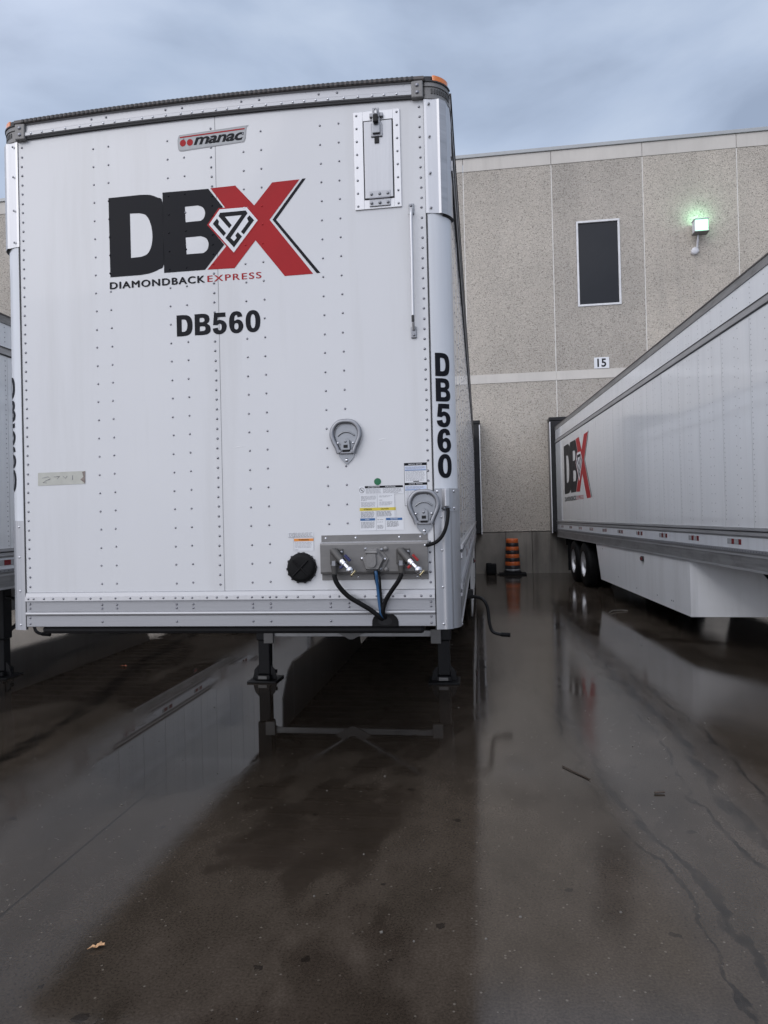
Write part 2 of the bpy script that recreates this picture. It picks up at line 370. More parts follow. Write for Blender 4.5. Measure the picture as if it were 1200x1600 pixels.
# ------------------------------------------------------------------ mesh helpers
class MB:
    def __init__(s): s.v = []; s.f = []; s.m = []; s.sm = []; s.mats = []
    def mi(s, mt):
        if isinstance(mt, str): mt = M[mt]
        if mt not in s.mats: s.mats.append(mt)
        return s.mats.index(mt)
    def add(s, vs, fs, mt, smooth=False):
        o = len(s.v); i = s.mi(mt)
        s.v += [tuple(v) for v in vs]
        for f in fs:
            s.f.append(tuple(o + k for k in f)); s.m.append(i); s.sm.append(smooth)
    def box(s, x0, x1, y0, y1, z0, z1, mt, bev=0.0, rot=None, piv=None):
        bm = bmesh.new()
        bmesh.ops.create_cube(bm, size=1)
        for v in bm.verts:
            v.co = Vector(((x0 + x1) / 2 + v.co.x * (x1 - x0), (y0 + y1) / 2 + v.co.y * (y1 - y0), (z0 + z1) / 2 + v.co.z * (z1 - z0)))
        if bev: bmesh.ops.bevel(bm, geom=bm.edges[:], offset=bev, segments=2, affect='EDGES', profile=.5)
        if rot is not None:
            pv = Vector(piv) if piv else Vector(((x0 + x1) / 2, (y0 + y1) / 2, (z0 + z1) / 2))
            for v in bm.verts: v.co = pv + rot @ (v.co - pv)
        s.frombm(bm, mt)
    def frombm(s, bm, mt, smooth=False, T=None):
        bm.verts.index_update()
        s.add([(T @ v.co if T else v.co) for v in bm.verts], [[v.index for v in f.verts] for f in bm.faces], mt, smooth)
        bm.free()
    def tube(s, pts, r, mt, seg=10, caps=True, smooth=True):
        pts = [Vector(p) for p in pts]
        rs = r if isinstance(r, (list, tuple)) else [r] * len(pts)
        rings = []; up = None
        for i, p in enumerate(pts):
            d = (pts[min(i + 1, len(pts) - 1)] - pts[max(i - 1, 0)]).normalized()
            if up is None:
                up = Vector((0, 0, 1)) if abs(d.z) < .9 else Vector((1, 0, 0))
            a = (up - d * up.dot(d)).normalized(); up = a; b_ = d.cross(a)
            rings.append([p + (a * math.cos(2 * PI * k / seg) + b_ * math.sin(2 * PI * k / seg)) * rs[i] for k in range(seg)])
        vs = [v for rg in rings for v in rg]
        fs = [(i * seg + k, i * seg + (k + 1) % seg, (i + 1) * seg + (k + 1) % seg, (i + 1) * seg + k) for i in range(len(pts) - 1) for k in range(seg)]
        s.add(vs, fs, mt, smooth)
        if caps:
            s.add(rings[0], [tuple(range(seg))[::-1]], mt); s.add(rings[-1], [tuple(range(seg))], mt)
    def cyl(s, p0, p1, r0, mt, r1=None, seg=20, smooth=True):
        s.tube([p0, p1], [r0, r0 if r1 is None else r1], mt, seg, True, smooth)
    def dome(s, p, n, r, mt, seg=6, h=0.6):
        p = Vector(p); n = Vector(n).normalized()
        a = n.orthogonal().normalized(); b_ = n.cross(a)
        vs = []
        for rr, hh in ((1, 0), (.72, .66 * h)):
            vs += [p + (a * math.cos(2 * PI * k / seg) + b_ * math.sin(2 * PI * k / seg)) * r * rr + n * r * hh for k in range(seg)]
        vs.append(p + n * r * h)
        fs = [(k, (k + 1) % seg, seg + (k + 1) % seg, seg + k) for k in range(seg)] + [(seg + k, seg + (k + 1) % seg, 2 * seg) for k in range(seg)]
        s.add(vs, fs, mt, True)
    def prism_x(s, prof, x0, x1, mt, camber=None, n=1):
        """closed profile of (y,z) swept along x"""
        k = len(prof); vs = []
        for i in range(n + 1):
            x = x0 + (x1 - x0) * i / n; dz = camber(x) if camber else 0
            vs += [(x, y, z + dz) for y, z in prof]
        fs = [(i * k + a, i * k + (a + 1) % k, (i + 1) * k + (a + 1) % k, (i + 1) * k + a) for i in range(n) for a in range(k)]
        fs += [tuple(range(k))[::-1], tuple(n * k + a for a in range(k))]
        s.add(vs, fs, mt)
    def prism_y(s, prof, y0, y1, mt):
        k = len(prof)
        vs = [(x, y0, z) for x, z in prof] + [(x, y1, z) for x, z in prof]
        fs = [(a, (a + 1) % k, k + (a + 1) % k, k + a) for a in range(k)] + [tuple(range(k))[::-1], tuple(k + a for a in range(k))]
        s.add(vs, fs, mt)
    def prism_z(s, prof, z0, z1, mt, smooth=False):
        k = len(prof)
        vs = [(x, y, z0) for x, y in prof] + [(x, y, z1) for x, y in prof]
        s.add(vs, [(a, (a + 1) % k, k + (a + 1) % k, k + a) for a in range(k)], mt, smooth)
        s.add(vs, [tuple(range(k))[::-1], tuple(k + a for a in range(k))], mt)
    def lathe(s, c, prof, mt, axis='z', seg=32):
        c = Vector(c); vs = []
        for r_, h in prof:
            for k in range(seg):
                a = 2 * PI * k / seg; u, w = r_ * math.cos(a), r_ * math.sin(a)
                vs.append(c + (Vector((u, w, h)) if axis == 'z' else Vector((h, u, w)) if axis == 'x' else Vector((u, h, w))))
        n = len(prof)
        fs = [(i * seg + k, i * seg + (k + 1) % seg, (i + 1) * seg + (k + 1) % seg, (i + 1) * seg + k) for i in range(n - 1) for k in range(seg)]
        s.add(vs, fs, mt, True)
    def data(s, name, fix=True):
        me = bpy.data.meshes.new(name)
        me.from_pydata(s.v, [], s.f)
        for mt in s.mats: me.materials.append(mt)
        me.polygons.foreach_set('material_index', s.m)
        me.polygons.foreach_set('use_smooth', s.sm)
        if fix:
            bm = bmesh.new(); bm.from_mesh(me)
            bmesh.ops.recalc_face_normals(bm, faces=bm.faces[:])
            bm.to_mesh(me); bm.free()
        me.update()
        return me
    def build(s, name, parent=None, label=None, cat=None, group=None, kind=None, fix=True):
        o = bpy.data.objects.new(name, s.data(name, fix)); col.objects.link(o)
        if parent: o.parent = parent
        return tag(o, label, cat, group, kind)

def tag(o, label=None, cat=None, group=None, kind=None):
    for k, v in (('label', label), ('category', cat), ('group', group), ('kind', kind)):
        if v: o[k] = v
    return o
def empty(name, loc=(0, 0, 0), rz=0.0, **kw):
    o = bpy.data.objects.new(name, None); col.objects.link(o)
    o.location = loc; o.rotation_euler = (0, 0, rz); o.empty_display_size = .3
    return tag(o, **kw)

def spline(pts, n=8):
    P = [Vector(p) for p in pts]; P = [P[0] * 2 - P[1]] + P + [P[-1] * 2 - P[-2]]; out = []
    for i in range(1, len(P) - 2):
        for k in range(n):
            t = k / n; a, b_, c, d = P[i - 1:i + 3]
            out.append(.5 * ((2 * b_) + (c - a) * t + (2 * a - 5 * b_ + 4 * c - d) * t * t + (3 * b_ - a - 3 * c + d) * t ** 3))
    out.append(P[-2]); return out

def curve_mesh(loops):
    cu = bpy.data.curves.new('c', 'CURVE'); cu.dimensions = '2D'; cu.fill_mode = 'BOTH'
    for lp in loops:
        sp = cu.splines.new('POLY'); sp.points.add(len(lp) - 1)
        for i, (x, y) in enumerate(lp): sp.points[i].co = (x, y, 0, 1)
        sp.use_cyclic_u = True
    return _curve_to(cu)
def _curve_to(cu):
    o = bpy.data.objects.new('tmp_curve', cu); col.objects.link(o)
    dg = bpy.context.evaluated_depsgraph_get(); dg.update()
    me = bpy.data.meshes.new_from_object(o.evaluated_get(dg))
    vs = [v.co.copy() for v in me.vertices]; fs = [tuple(p.vertices) for p in me.polygons]
    bpy.data.objects.remove(o); bpy.data.curves.remove(cu); bpy.data.meshes.remove(me)
    return vs, fs
def text_mesh(txt, bold=0.0, spacing=1.0, shear=0.0, w=None, h=None, u0=0, v0=0):
    """text outline fitted into a w x h box with its lower left corner at (u0, v0)"""
    cu = bpy.data.curves.new('t', 'FONT'); cu.body = txt; cu.offset = bold; cu.space_character = spacing
    cu.shear = shear; cu.fill_mode = 'BOTH'; cu.resolution_u = 6
    vs, fs = _curve_to(cu)
    x0 = min(v.x for v in vs); x1 = max(v.x for v in vs); y0 = min(v.y for v in vs); y1 = max(v.y for v in vs)
    sx = w / (x1 - x0) if w else None; sy = h / (y1 - y0) if h else None
    sx = sx or sy; sy = sy or sx
    return [Vector((u0 + (v.x - x0) * sx, v0 + (v.y - y0) * sy, 0)) for v in vs], fs
def smooth_loop(pts, keep=(), n=4):
    """corner-preserving closed loop: points listed in keep stay sharp"""
    k = len(pts); out = []
    for i in range(k):
        a, b_, c, d = [Vector(pts[(i + j) % k]) for j in (-1, 0, 1, 2)]
        if i in keep: a = b_
        if (i + 1) % k in keep: d = c
        if i in keep and (i + 1) % k in keep:
            out.append(tuple(b_)); continue
        for q in range(n):
            t = q / n
            out.append(tuple(.5 * ((2 * b_) + (c - a) * t + (2 * a - 5 * b_ + 4 * c - d) * t * t + (3 * b_ - a - 3 * c + d) * t ** 3)))
    return out

# ------------------------------------------------------------------ ground
g = MB()
g.add([(-150, -120, 0), (150, -120, 0), (150, 160, 0), (-150, 160, 0)], [(0, 1, 2, 3)], 'ground')
g.build('ground', kind='structure')

# ------------------------------------------------------------------ warehouse
WY = 16.5
bld = empty('warehouse', (0, WY, 0), label='long warehouse of speckled aggregate panels with pale bands and loading docks', cat='warehouse')
BX0, BX1 = -45.0, 45.0
joints = [1.149 + 2.478 * k for k in range(-18, 18)]
w = MB()
def wall_panel(x0, x1, z0, z1, holes=()):
    if not holes:
        w.box(x0, x1, 0.0, .25, z0, z1, 'aggregate'); return
    hx0, hx1, hz0, hz1 = holes[0]
    w.box(x0, hx0, 0, .25, z0, z1, 'aggregate'); w.box(hx1, x1, 0, .25, z0, z1, 'aggregate')
    w.box(hx0, hx1, 0, .25, z0, hz0, 'aggregate'); w.box(hx0, hx1, 0, .25, hz1, z1, 'aggregate')
for i in range(len(joints) - 1):
    a, b_ = joints[i] + .012, joints[i + 1] - .012
    wall_panel(a, b_, 1.19, 5.43)
    hole = [(4.262, 5.462, 7.462, 9.882)] if abs(joints[i] - 3.627) < .1 else []
    wall_panel(a, b_, 5.694, 11.55, hole)
w.build('panel_wall', bld)
s_ = MB()
for i in range(len(joints) - 1):
    s_.box(joints[i] - .012, joints[i] + .012, .004, .2, 1.19, 11.545, 'joint')
s_.build('panel_joints', bld)
s_ = MB()
for i in range(len(joints) - 1):
    s_.box(joints[i] + .006, joints[i + 1] - .006, -.012, .25, 5.434, 5.69, 'smooth_concrete', .004)
s_.build('middle_band', bld)
s_ = MB()
for i in range(len(joints) - 1):
    s_.box(joints[i] + .006, joints[i + 1] - .006, -.012, .25, 11.554, 11.93, 'smooth_concrete', .004)
s_.build('top_band', bld)
s_ = MB()
s_.box(BX0, BX1, -.05, .35, 11.935, 12.04, 'flashing', .01)
s_.build('roof_flashing', bld)
s_ = MB()
s_.box(BX0, BX1, .25, 40, 11.4, 11.5, 'flashing')
s_.box(BX0, BX1, .26, .30, 0.0, 11.4, 'smooth_concrete')
s_.build('roof', bld)
s_ = MB()
fxs = [BX0, -12, -8, -5.1, -2.7, -.1, 2.10, 2.84, 6.2, 9.6, 14, 22, BX1]
for a, b_ in zip(fxs, fxs[1:]):
    s_.box(a + .004, b_ - .004, -.035, .24, -.3, 1.165, 'foundation', .006)
s_.build('foundation', bld)
wf = MB()
x0, x1, z0, z1 = 4.27, 5.455, 7.47, 9.875
t_ = .055
wf.box(x0, x1, -.02, .1, z0, z0 + t_, 'white_alu', .004); wf.box(x0, x1, -.02, .1, z1 - t_, z1, 'white_alu', .004)
wf.box(x0, x0 + t_, -.018, .1, z0 + t_, z1 - t_, 'white_alu', .004); wf.box(x1 - t_, x1, -.018, .1, z0 + t_, z1 - t_, 'white_alu', .004)
fr = wf.build('window', bld)
p_ = MB(); p_.box(x0 + t_, x1 - t_, .03, .05, z0 + t_, z1 - t_, 'window'); p_.build('pane', fr)

# dock seals: vinyl pads with galvanised edges round each dock door
def dock(cx, label):
    d = empty('dock_seal', (cx, WY, 0), label=label, cat='dock seal')
    for sx in (-1, 1):
        p = MB(); xa, xb = sorted((sx * 1.44, sx * 1.10))
        p.box(xa, xb, -.50, -.036, 1.15, 4.22, 'seal', .02)
        for k in range(7): p.box(xa + .01, xb - .01, -.512, -.49, 1.3 + k * .42, 1.34 + k * .42, 'seal', .004)
        p.build('side_pad', d)
        q = MB(); xa, xb = sorted((sx * 1.452, sx * 1.425))
        q.box(xa, xb, -.52, -.497, 1.13, 4.2, 'bright_steel', .003)
        xa, xb = sorted((sx * 1.452, sx * 1.444))
        q.box(xa, xb, -.497, -.04, 1.13, 4.2, 'galv')
        q.build('edge_angle', d)
    p = MB(); p.box(-1.46, 1.46, -.50, -.014, 4.225, 4.33, 'seal', .02); p.box(-1.1, 1.1, -.45, -.014, 3.7, 4.22, 'seal', .02)
    p.build('head_pad', d)
    p = MB(); p.box(-1.09, 1.09, -.02, -.004, 1.2, 3.69, 'dull_alu_light'); p.build('dock_door', d)
    for sx in (-1, 1):
        p = MB(); p.box(sx * .9 - .13, sx * .9 + .13, -.14, -.037, .78, 1.14, 'rubber', .01); p.build('dock_bumper', d)
    return d
dock(0.0, 'dark dock seal behind the front trailer, left of the striped traffic cone')
dock(4.80, 'dark dock seal behind the right trailer, near the number sign')
dock(-5.0, 'dock seal at the rear of the trailer at the left edge')

# number sign
sg = empty('number_sign', (4.872, WY, 5.857), label='small white number sign reading 15 on the aggregate wall above the dock', cat='sign')
p = MB(); p.box(-.204, .204, -.022, -.002, -.155, .155, 'decal_white', .003)
p.build('sign_plate', sg)
vs, fs = text_mesh('15', .025, 1.05, w=.24, h=.235, u0=-.12, v0=-.117)
p = MB(); p.add([(v.x, -.0245, v.y) for v in vs], fs, 'decal_black'); p.build('lettering', sg, fix=False)

# wall lamp
lp = empty('wall_lamp', (7.50, WY, 8.75), label='lit greenish floodlight with white conduit mounted on the upper wall', cat='wall lamp')
p = MB(); p.box(-.16, .19, -.36, -.12, .46, .78, 'white_plastic', .015); p.box(-.18, .21, -.39, -.10, .785, .81, 'white_plastic', .008)
p.box(-.18, .21, -.40, -.12, .43, .455, 'galv', .008)
p.build('housing', lp)
p = MB(); p.box(-.145, .175, -.375, -.362, .475, .77, 'lamp_glass', .004); p.box(.191, .197, -.34, -.15, .48, .76, 'lamp_glass'); p.build('lens', lp)
p = MB(); p.tube([(-.02, -.16, .43), (-.02, -.14, .30), (-.02, -.10, .24), (-.02, -.06, .10)], .028, 'white_plastic'); p.build('conduit', lp)
p = MB(); p.lathe((-.08, 0, .04), [(0.0, -.10), (.085, -.10), (.095, -.085), (.095, -.002)], 'white_plastic', 'y'); p.build('junction_box', lp)
ld = bpy.data.lights.new('wall_lamp_light', 'AREA'); ld.energy = 4.5; ld.size = .3; ld.color = (.4, 1, .62)
lo = bpy.data.objects.new('wall_lamp_light', ld); col.objects.link(lo); lo.parent = lp; lo.location = (.015, -.24, .835); lo.rotation_euler = (R(125), 0, 0)

# ------------------------------------------------------------------ lettering and logo outlines (metres on the nose wall)
LD = [(0.0, .505), (.185, .507), (.241, .502), (.285, .484), (.3140, .455), (.3147, .28), (.3147, .117), (.282, .088), (.232, .072), (.176, .066), (.002, .066)]
LDc = [(.124, .409), (.178, .407), (.216, .393), (.241, .349), (.252, .285), (.245, .222), (.221, .18), (.184, .166), (.125, .164)]
LB = [(.315, .508), (.577, .506), (.658, .399), (.634, .393), (.568, .312), (.66, .196), (.549, .068), (.315, .068)]
LB1 = [(.442, .42), (.515, .421), (.543, .408), (.556, .381), (.549, .35), (.53, .336), (.444, .335)]
LB2 = [(.442, .252), (.528, .253), (.56, .238), (.572, .208), (.564, .177), (.542, .16), (.446, .16)]
LX = [(.589, .508), (.729, .51), (.832, .394), (.934, .509), (1.084, .512), (.915, .31), (1.147, .004), (.992, .003), (.835, .206), (.715, .065), (.562, .068), (.673, .189), (.715, .147), (.855, .312), (.795, .39), (.669, .396)]
LS = [(1.099, .514), (1.118, .514), (.951, .307), (1.186, .006), (1.166, .006), (.931, .309)]
GR = [(.633, .396), (.791, .393), (.860, .312), (.712, .140), (.566, .310)]
GW = [(.639, .388), (.790, .387), (.850, .312), (.713, .149), (.577, .311)]
GA = [(.641, .369), (.785, .370), (.795, .355), (.697, .229), (.716, .210), (.731, .226), (.724, .240), (.738, .257), (.761, .232), (.715, .176), (.668, .231), (.762, .347), (.668, .346), (.705, .297), (.691, .281), (.632, .352)]
GB = [(.623, .340), (.634, .323), (.630, .308), (.672, .257), (.659, .241), (.599, .313)]
GC = [(.806, .342), (.830, .314), (.771, .242), (.756, .257), (.799, .310), (.791, .328)]

def ell(cx, cy, rx_, ry_, n=20, p=2.3):
    return [(cx + rx_ * math.copysign(abs(math.cos(2 * PI * k / n)) ** (2 / p), math.cos(2 * PI * k / n)), cy + ry_ * math.copysign(abs(math.sin(2 * PI * k / n)) ** (2 / p), math.sin(2 * PI * k / n))) for k in range(n)]
GLYPH = {
 'D': (.79, [smooth_loop([(0, 0), (.40, 0), (.62, .06), (.75, .22), (.79, .5), (.75, .78), (.62, .94), (.40, 1), (0, 1)], {0, 8}), smooth_loop([(.25, .21), (.37, .21), (.48, .27), (.535, .5), (.48, .73), (.37, .79), (.25, .79)], {0, 6})]),
 'B': (.78, [smooth_loop([(0, 0), (.48, 0), (.68, .05), (.78, .17), (.78, .33), (.72, .45), (.60, .52), (.70, .60), (.74, .72), (.70, .88), (.60, .96), (.42, 1), (0, 1)], {0, 6, 12}), smooth_loop([(.25, .19), (.42, .19), (.51, .23), (.53, .30), (.50, .38), (.42, .41), (.25, .41)], {0, 6}), smooth_loop([(.25, .61), (.40, .61), (.475, .65), (.49, .71), (.465, .78), (.40, .81), (.25, .81)], {0, 6})]),
 '5': (.70, [smooth_loop([(.08, 1), (.64, 1), (.64, .79), (.26, .79), (.235, .64), (.36, .665), (.55, .60), (.67, .46), (.69, .32), (.64, .15), (.50, .02), (.32, -.02), (.14, .02), (.03, .13), (0, .27), (.25, .30), (.28, .20), (.35, .165), (.42, .21), (.445, .32), (.42, .44), (.35, .48), (.28, .46), (.235, .41), (.02, .44)], {0, 1, 2, 3, 4, 14, 15, 23, 24})]),
 '6': (.70, [smooth_loop([(.66, .76), (.60, .92), (.48, 1.0), (.34, 1.02), (.16, .96), (.04, .78), (0, .50), (.04, .22), (.16, .04), (.34, -.02), (.52, .02), (.64, .13), (.70, .31), (.64, .50), (.53, .60), (.40, .63), (.28, .57), (.255, .62), (.28, .78), (.345, .84), (.40, .81), (.42, .73)], {0, 16, 21}), ell(.355, .31, .105, .15)]),
 '0': (.72, [ell(.36, .5, .36, .52, 32), ell(.36, .5, .118, .33, 24)])}
def glyph_row(txt, h, gap=.11):
    out = []; x = 0.0
    for ch in txt:
        w_, loops = GLYPH[ch]
        vs, fs = curve_mesh(loops)
        out.append(([Vector((x + v.x * h, v.y * h, 0)) for v in vs], fs)); x += (w_ + gap) * h
    return out, x - gap * h

def logo(parent, place, k=1.0):
    """place(u, v, lift) -> local point"""
    lg = MB()
    def put(loops, mt, lift):
        vs, fs = curve_mesh(loops)
        lg.add([place(v.x, v.y, lift) for v in vs], fs, mt)
    put([smooth_loop(LD, {0, 1, 5, 9, 10}), smooth_loop(LDc, {0, 1, 7, 8})], 'decal_black', .0012)
    put([LB, smooth_loop(LB1, {0, 1, 5, 6}), smooth_loop(LB2, {0, 1, 5, 6})], 'decal_black', .0012)
    put([LX], 'decal_red', .0012); put([LS], 'decal_black', .0012)
    put([GR], 'decal_red', .0020); put([GW], 'decal_white', .0028)
    for l in (GA, GB, GC): put([l], 'decal_black', .0036)
    vs, fs = text_mesh('DIAMONDBACK', 0.0, 1.16, w=.545, h=.037, u0=0, v0=0)
    for i_, (dx_, dy_) in enumerate(((-.0026, 0), (-.0009, .0014), (.0009, -.0014), (.0026, 0))):
        lg.add([place(v.x + dx_, v.y + dy_, .0012 + .0003 * i_) for v in vs], fs, 'decal_black')
    vs, fs = text_mesh('EXPRESS', .0, 1.2, w=.300, h=.034, u0=.562, v0=.001)
    for i_, dx_ in enumerate((-.0013, .0013)):
        lg.add([place(v.x + dx_, v.y, .0012 + .0003 * i_) for v in vs], fs, 'decal_red')
    return lg.build('logo', parent, fix=False)

# ------------------------------------------------------------------ trailer
HW, RAD, LEN = 1.27, .125, 16.15

def arc_pt(sx, a, r_=RAD):
    """corner post: angle 0 faces the front, 90 faces the side"""
    return (sx * (HW - RAD + r_ * math.sin(a)), RAD - r_ * math.cos(a))

def post_shape(mb, sx, z0, z1, r0, r1, mt, a0=0.0, a1=PI / 2, n=14):
    pr = [arc_pt(sx, a0 + (a1 - a0) * i / n, r1) for i in range(n + 1)] + [arc_pt(sx, a1 - (a1 - a0) * i / n, r0) for i in range(n + 1)]
    k = len(pr)
    vs = [(x, y, z0) for x, y in pr] + [(x, y, z1) for x, y in pr]
    mb.add(vs, [(a, (a + 1) % k, k + (a + 1) % k, k + a) for a in range(k)], mt, True)
    for zz in (0, k):
        mb.add(vs, [(zz + i, zz + i + 1, zz + k - 2 - i, zz + k - 1 - i) for i in range(n)], mt)

def make_skirt(t, X, sx, zb, fold):
    bot, fy = .31, LEN - 10.3
    zs = zb - .006
    xs = X - sx * .012
    mb = MB()
    outer = [(xs, LEN - 5.2, .33), (xs, fy, bot), (xs - sx * .66, fy - .66, .43), (xs - sx * .62, fy - .62, zs), (xs, fy, zs), (xs, LEN - 4.8, zs)]
    # long panel
    q = .018 * sx
    a = [(xs, LEN - 5.2, .33), (xs, fy, bot), (xs, fy, zs), (xs, LEN - 4.8, zs)]
    b2 = [(x - q, y, z) for x, y, z in a]
    mb.add(a + b2, [(0, 1, 2, 3), (7, 6, 5, 4), (0, 4, 5, 1), (1, 5, 6, 2), (2, 6, 7, 3), (3, 7, 4, 0)], 'skirt_paint')
    if fold:
        pathp = [(0, 0), (-.05, -.12), (-1.22, -1.40)]
    else:
        pathp = [(0, 0), (0, -.25), (0, -.55)] if abs(t.location.x) < 5 else [(0, 0), (0, -1.6), (0, -3.4)]  # right trailer's unseen far skirt is lengthened so its underside stays dark
    for i in range(len(pathp) - 1):
        (ax, ay), (bx_, by_) = pathp[i:i + 2]
        zz = lambda d: bot + (.13 * (-d) if fold else 1.3 * (d * d))
        zt_ = lambda i_: zs
        a = [(xs + sx * ax, fy + ay, zz(ay) if fold or abs(ay) < 1 else bot), (xs + sx * bx_, fy + by_, min(zz(by_) if fold or abs(by_) < 1 else bot, zs - .02)), (xs + sx * bx_, fy + by_, zt_(i + 1)), (xs + sx * ax, fy + ay, zs)]
        b2 = [(x - sx * .014, y + .010, z) for x, y, z in a]
        mb.add(a + b2, [(0, 1, 2, 3), (7, 6, 5, 4)] + [(k_, (k_ + 1) % 4, 4 + (k_ + 1) % 4, 4 + k_) for k_ in range(4)], 'skirt_paint')
    for s0, z in ((5.4, .95), (7.8, .42), (8.9, .43), (9.55, .43), (9.62, .43), (6.6, .5)):
        mb.dome((xs, LEN - s0, z), (sx, 0, 0), .012, 'rivet', 6)
    for k in ((.25, .30, .55) if fold else ()):
        mb.dome((xs - sx * k, fy - k - .06, .60), (sx, -1, 0), .012, 'rivet', 6)
    mb.build('side_skirt', t)

def make_trailer(loc, rz, label, zb, zt, nose=True, skirt=True, logo_side=None, tape=True, front_y=RAD, leg_dx=0.0, fold=False):
    """zb: lowest edge of the body, zt: top edge; local origin at the nose on the ground"""
    t = empty('semi_trailer', loc, rz, label=label, cat='semi trailer', group='box trailers backed up to the docks')
    za = lambda z: zb + (z - 1.03) * (zt - zb) / 3.02        # heights measured on the right trailer
    for sx in (-1, 1):
        X = sx * HW
        def strip(x_out, z0, z1, mt, mb, y0=front_y, y1=LEN, depth=.03):
            xa, xb = sorted((X + sx * x_out, X - sx * depth))
            mb.box(xa, xb, y0, y1, z0, z1, mt)
        # wall with its rivets
        mb = MB()
        strip(0, za(1.475), za(3.598), 'side_paint', mb)
        strip(0, za(3.699), za(3.955), 'side_paint', mb)
        yy = .32; seam = 0
        while yy < LEN - .1:
            dz = .052 if seam % 3 == 0 else .104
            zz = za(1.50) + random.uniform(0, .09)
            while zz < za(3.95):
                if not za(3.58) < zz < za(3.71):
                    mb.dome((X, yy + random.uniform(-.006, .006), zz + random.uniform(-.006, .006)), (sx, 0, 0), .0075, 'rivet', 6, .3)
                zz += dz if X != HW or loc[0] != 0 else dz * 1.6
            if seam % 3 == 0:
                mb.box(*sorted((X - sx * .001, X + sx * .0015)), yy + .028, yy + .031, za(1.476), za(3.597), 'dull_alu_light')
            yy += .095 if seam % 3 == 1 else .31
            seam += 1
        mb.build('side_wall', t, fix=False)
        mb = MB()
        strip(.010, za(3.957), za(4.05), 'dull_alu', mb); strip(.016, za(4.040), za(4.056), 'rim_dark', mb)
        mb.build('top_rail', t)
        mb = MB()
        strip(.006, za(3.60), za(3.697), 'dull_alu', mb); strip(.014, za(3.612), za(3.668), 'dull_alu_light', mb)
        strip(.009, za(3.598), za(3.6085), 'gasket', mb); strip(.009, za(3.684), za(3.694), 'gasket', mb)
        mb.build('belt_rail', t)
        mb = MB()
        strip(.006, za(1.378), za(1.473), 'dull_alu', mb); strip(.015, za(1.395), za(1.425), 'dull_alu_light', mb)
        strip(.018, za(1.446), za(1.470), 'dull_alu_light', mb); strip(.009, za(1.431), za(1.441), 'gasket', mb)
        mb.build('lower_rail', t)
        mb = MB()
        strip(.002, za(1.252), za(1.376), 'white_post', mb)
        mb.build('marker_band', t)
        mb = MB()
        strip(.012, za(1.218), za(1.250), 'aluminium', mb); strip(.004, za(1.03), za(1.216), 'dull_alu', mb)
        strip(.010, za(1.178), za(1.196), 'dull_alu_light', mb); strip(.009, za(1.030), za(1.052), 'dull_alu_light', mb)
        y = .35
        while y < LEN - .1:
            mb.box(*sorted((X + sx * .012, X + sx * .0155)), y, y + .018, za(1.226), za(1.242), 'rivet')
            y += .065
        mb.build('bottom_rail', t, fix=False)
        for k in range(12):
            y = LEN - .605 - 1.2155 * k
            mb = MB(); yy = y
            for q in range(4):
                ln = .11 if q % 2 == 0 else .07
                mb.box(*sorted((X + sx * .0025, X + sx * .0045)), yy - ln, yy - .004, za(1.293), za(1.352), 'refl_white' if q % 2 == (0 if sx < 0 else 1) else 'refl_red')
                yy -= ln
            mb.build('reflector_strip', t)
        # side skirt with its folded front end
        if skirt or sx < 0: make_skirt(t, X, sx, zb, fold and sx < 0)  # left trailer's unseen far skirt is added to darken the space beneath
        xs = X - sx * .012
        mb = MB(); mb.box(*sorted((xs, xs + sx * .022)), LEN - 8.26, LEN - 8.13, .885, .965, 'gasket', .008)
        mb.box(*sorted((xs + sx * .022, xs + sx * .034)), LEN - 8.245, LEN - 8.145, .90, .95, 'refl_red', .006)
        mb.build('marker_lamp', t)
        # wheels, two axles a side
        for yc in (LEN - 3.36, LEN - 2.14):
            mb = MB()
            for off in (0, -.34):
                xo = sx * (HW - .02) + sx * off
                prof = [(.29, 0), (.34, 0), (.47, -.012), (.498, -.035), (.505, -.08), (.505, -.20), (.498, -.235), (.47, -.255), (.29, -.26)]
                mb.lathe((xo, yc, .505), [(r_, sx * h) for r_, h in prof], 'rubber', 'x', 40)
                for gx in (.09, .13, .17):
                    mb.lathe((xo, yc, .505), [(.506, -sx * gx), (.509, -sx * (gx + .004)), (.509, -sx * (gx + .03)), (.506, -sx * (gx + .034))], 'rubber', 'x', 40)
            tyre = mb.build('wheel', t, fix=False)
            mb = MB(); xo = sx * (HW - .02)
            mb.lathe((xo, yc, .505), [(r_, sx * h) for r_, h in [(.292, -.004), (.275, .0), (.265, -.03), (.25, -.11), (.20, -.135), (.15, -.12), (.12, -.07), (.09, -.03), (0.0, -.02)]], 'bright_steel', 'x', 32)
            for k in range(10):
                a_ = 2 * PI * k / 10
                mb.cyl((xo - sx * .13, yc + .165 * math.cos(a_), .505 + .165 * math.sin(a_)), (xo - sx * .095, yc + .165 * math.cos(a_), .505 + .165 * math.sin(a_)), .016, 'zinc', seg=6)
            mb.build('rim', tyre, fix=False)
        # corner post at the rear
        mb = MB(); mb.box(*sorted((X - sx * .09, X + sx * .004)), LEN + .001, LEN + .06, zb, zt, 'galv', .01); mb.build('rear_post', t)
    # roof, rear doors, floor with crossmembers
    mb = MB(); n = 12
    for i in range(n):
        xa = -1.255 + 2.51 * i / n; xb = -1.255 + 2.51 * (i + 1) / n
        f_ = lambda x: zt - .012 + .03 * (1 - (x / HW) ** 2)
        mb.add([(xa, .05, f_(xa)), (xb, .05, f_(xb)), (xb, LEN, f_(xb)), (xa, LEN, f_(xa))], [(0, 1, 2, 3)], 'dull_alu_light')
    mb.build('roof', t)
    mb = MB(); mb.box(-1.2, 1.2, LEN + .005, LEN + .04, zb + .1, zt - .06, 'side_paint'); mb.build('rear_door', t)
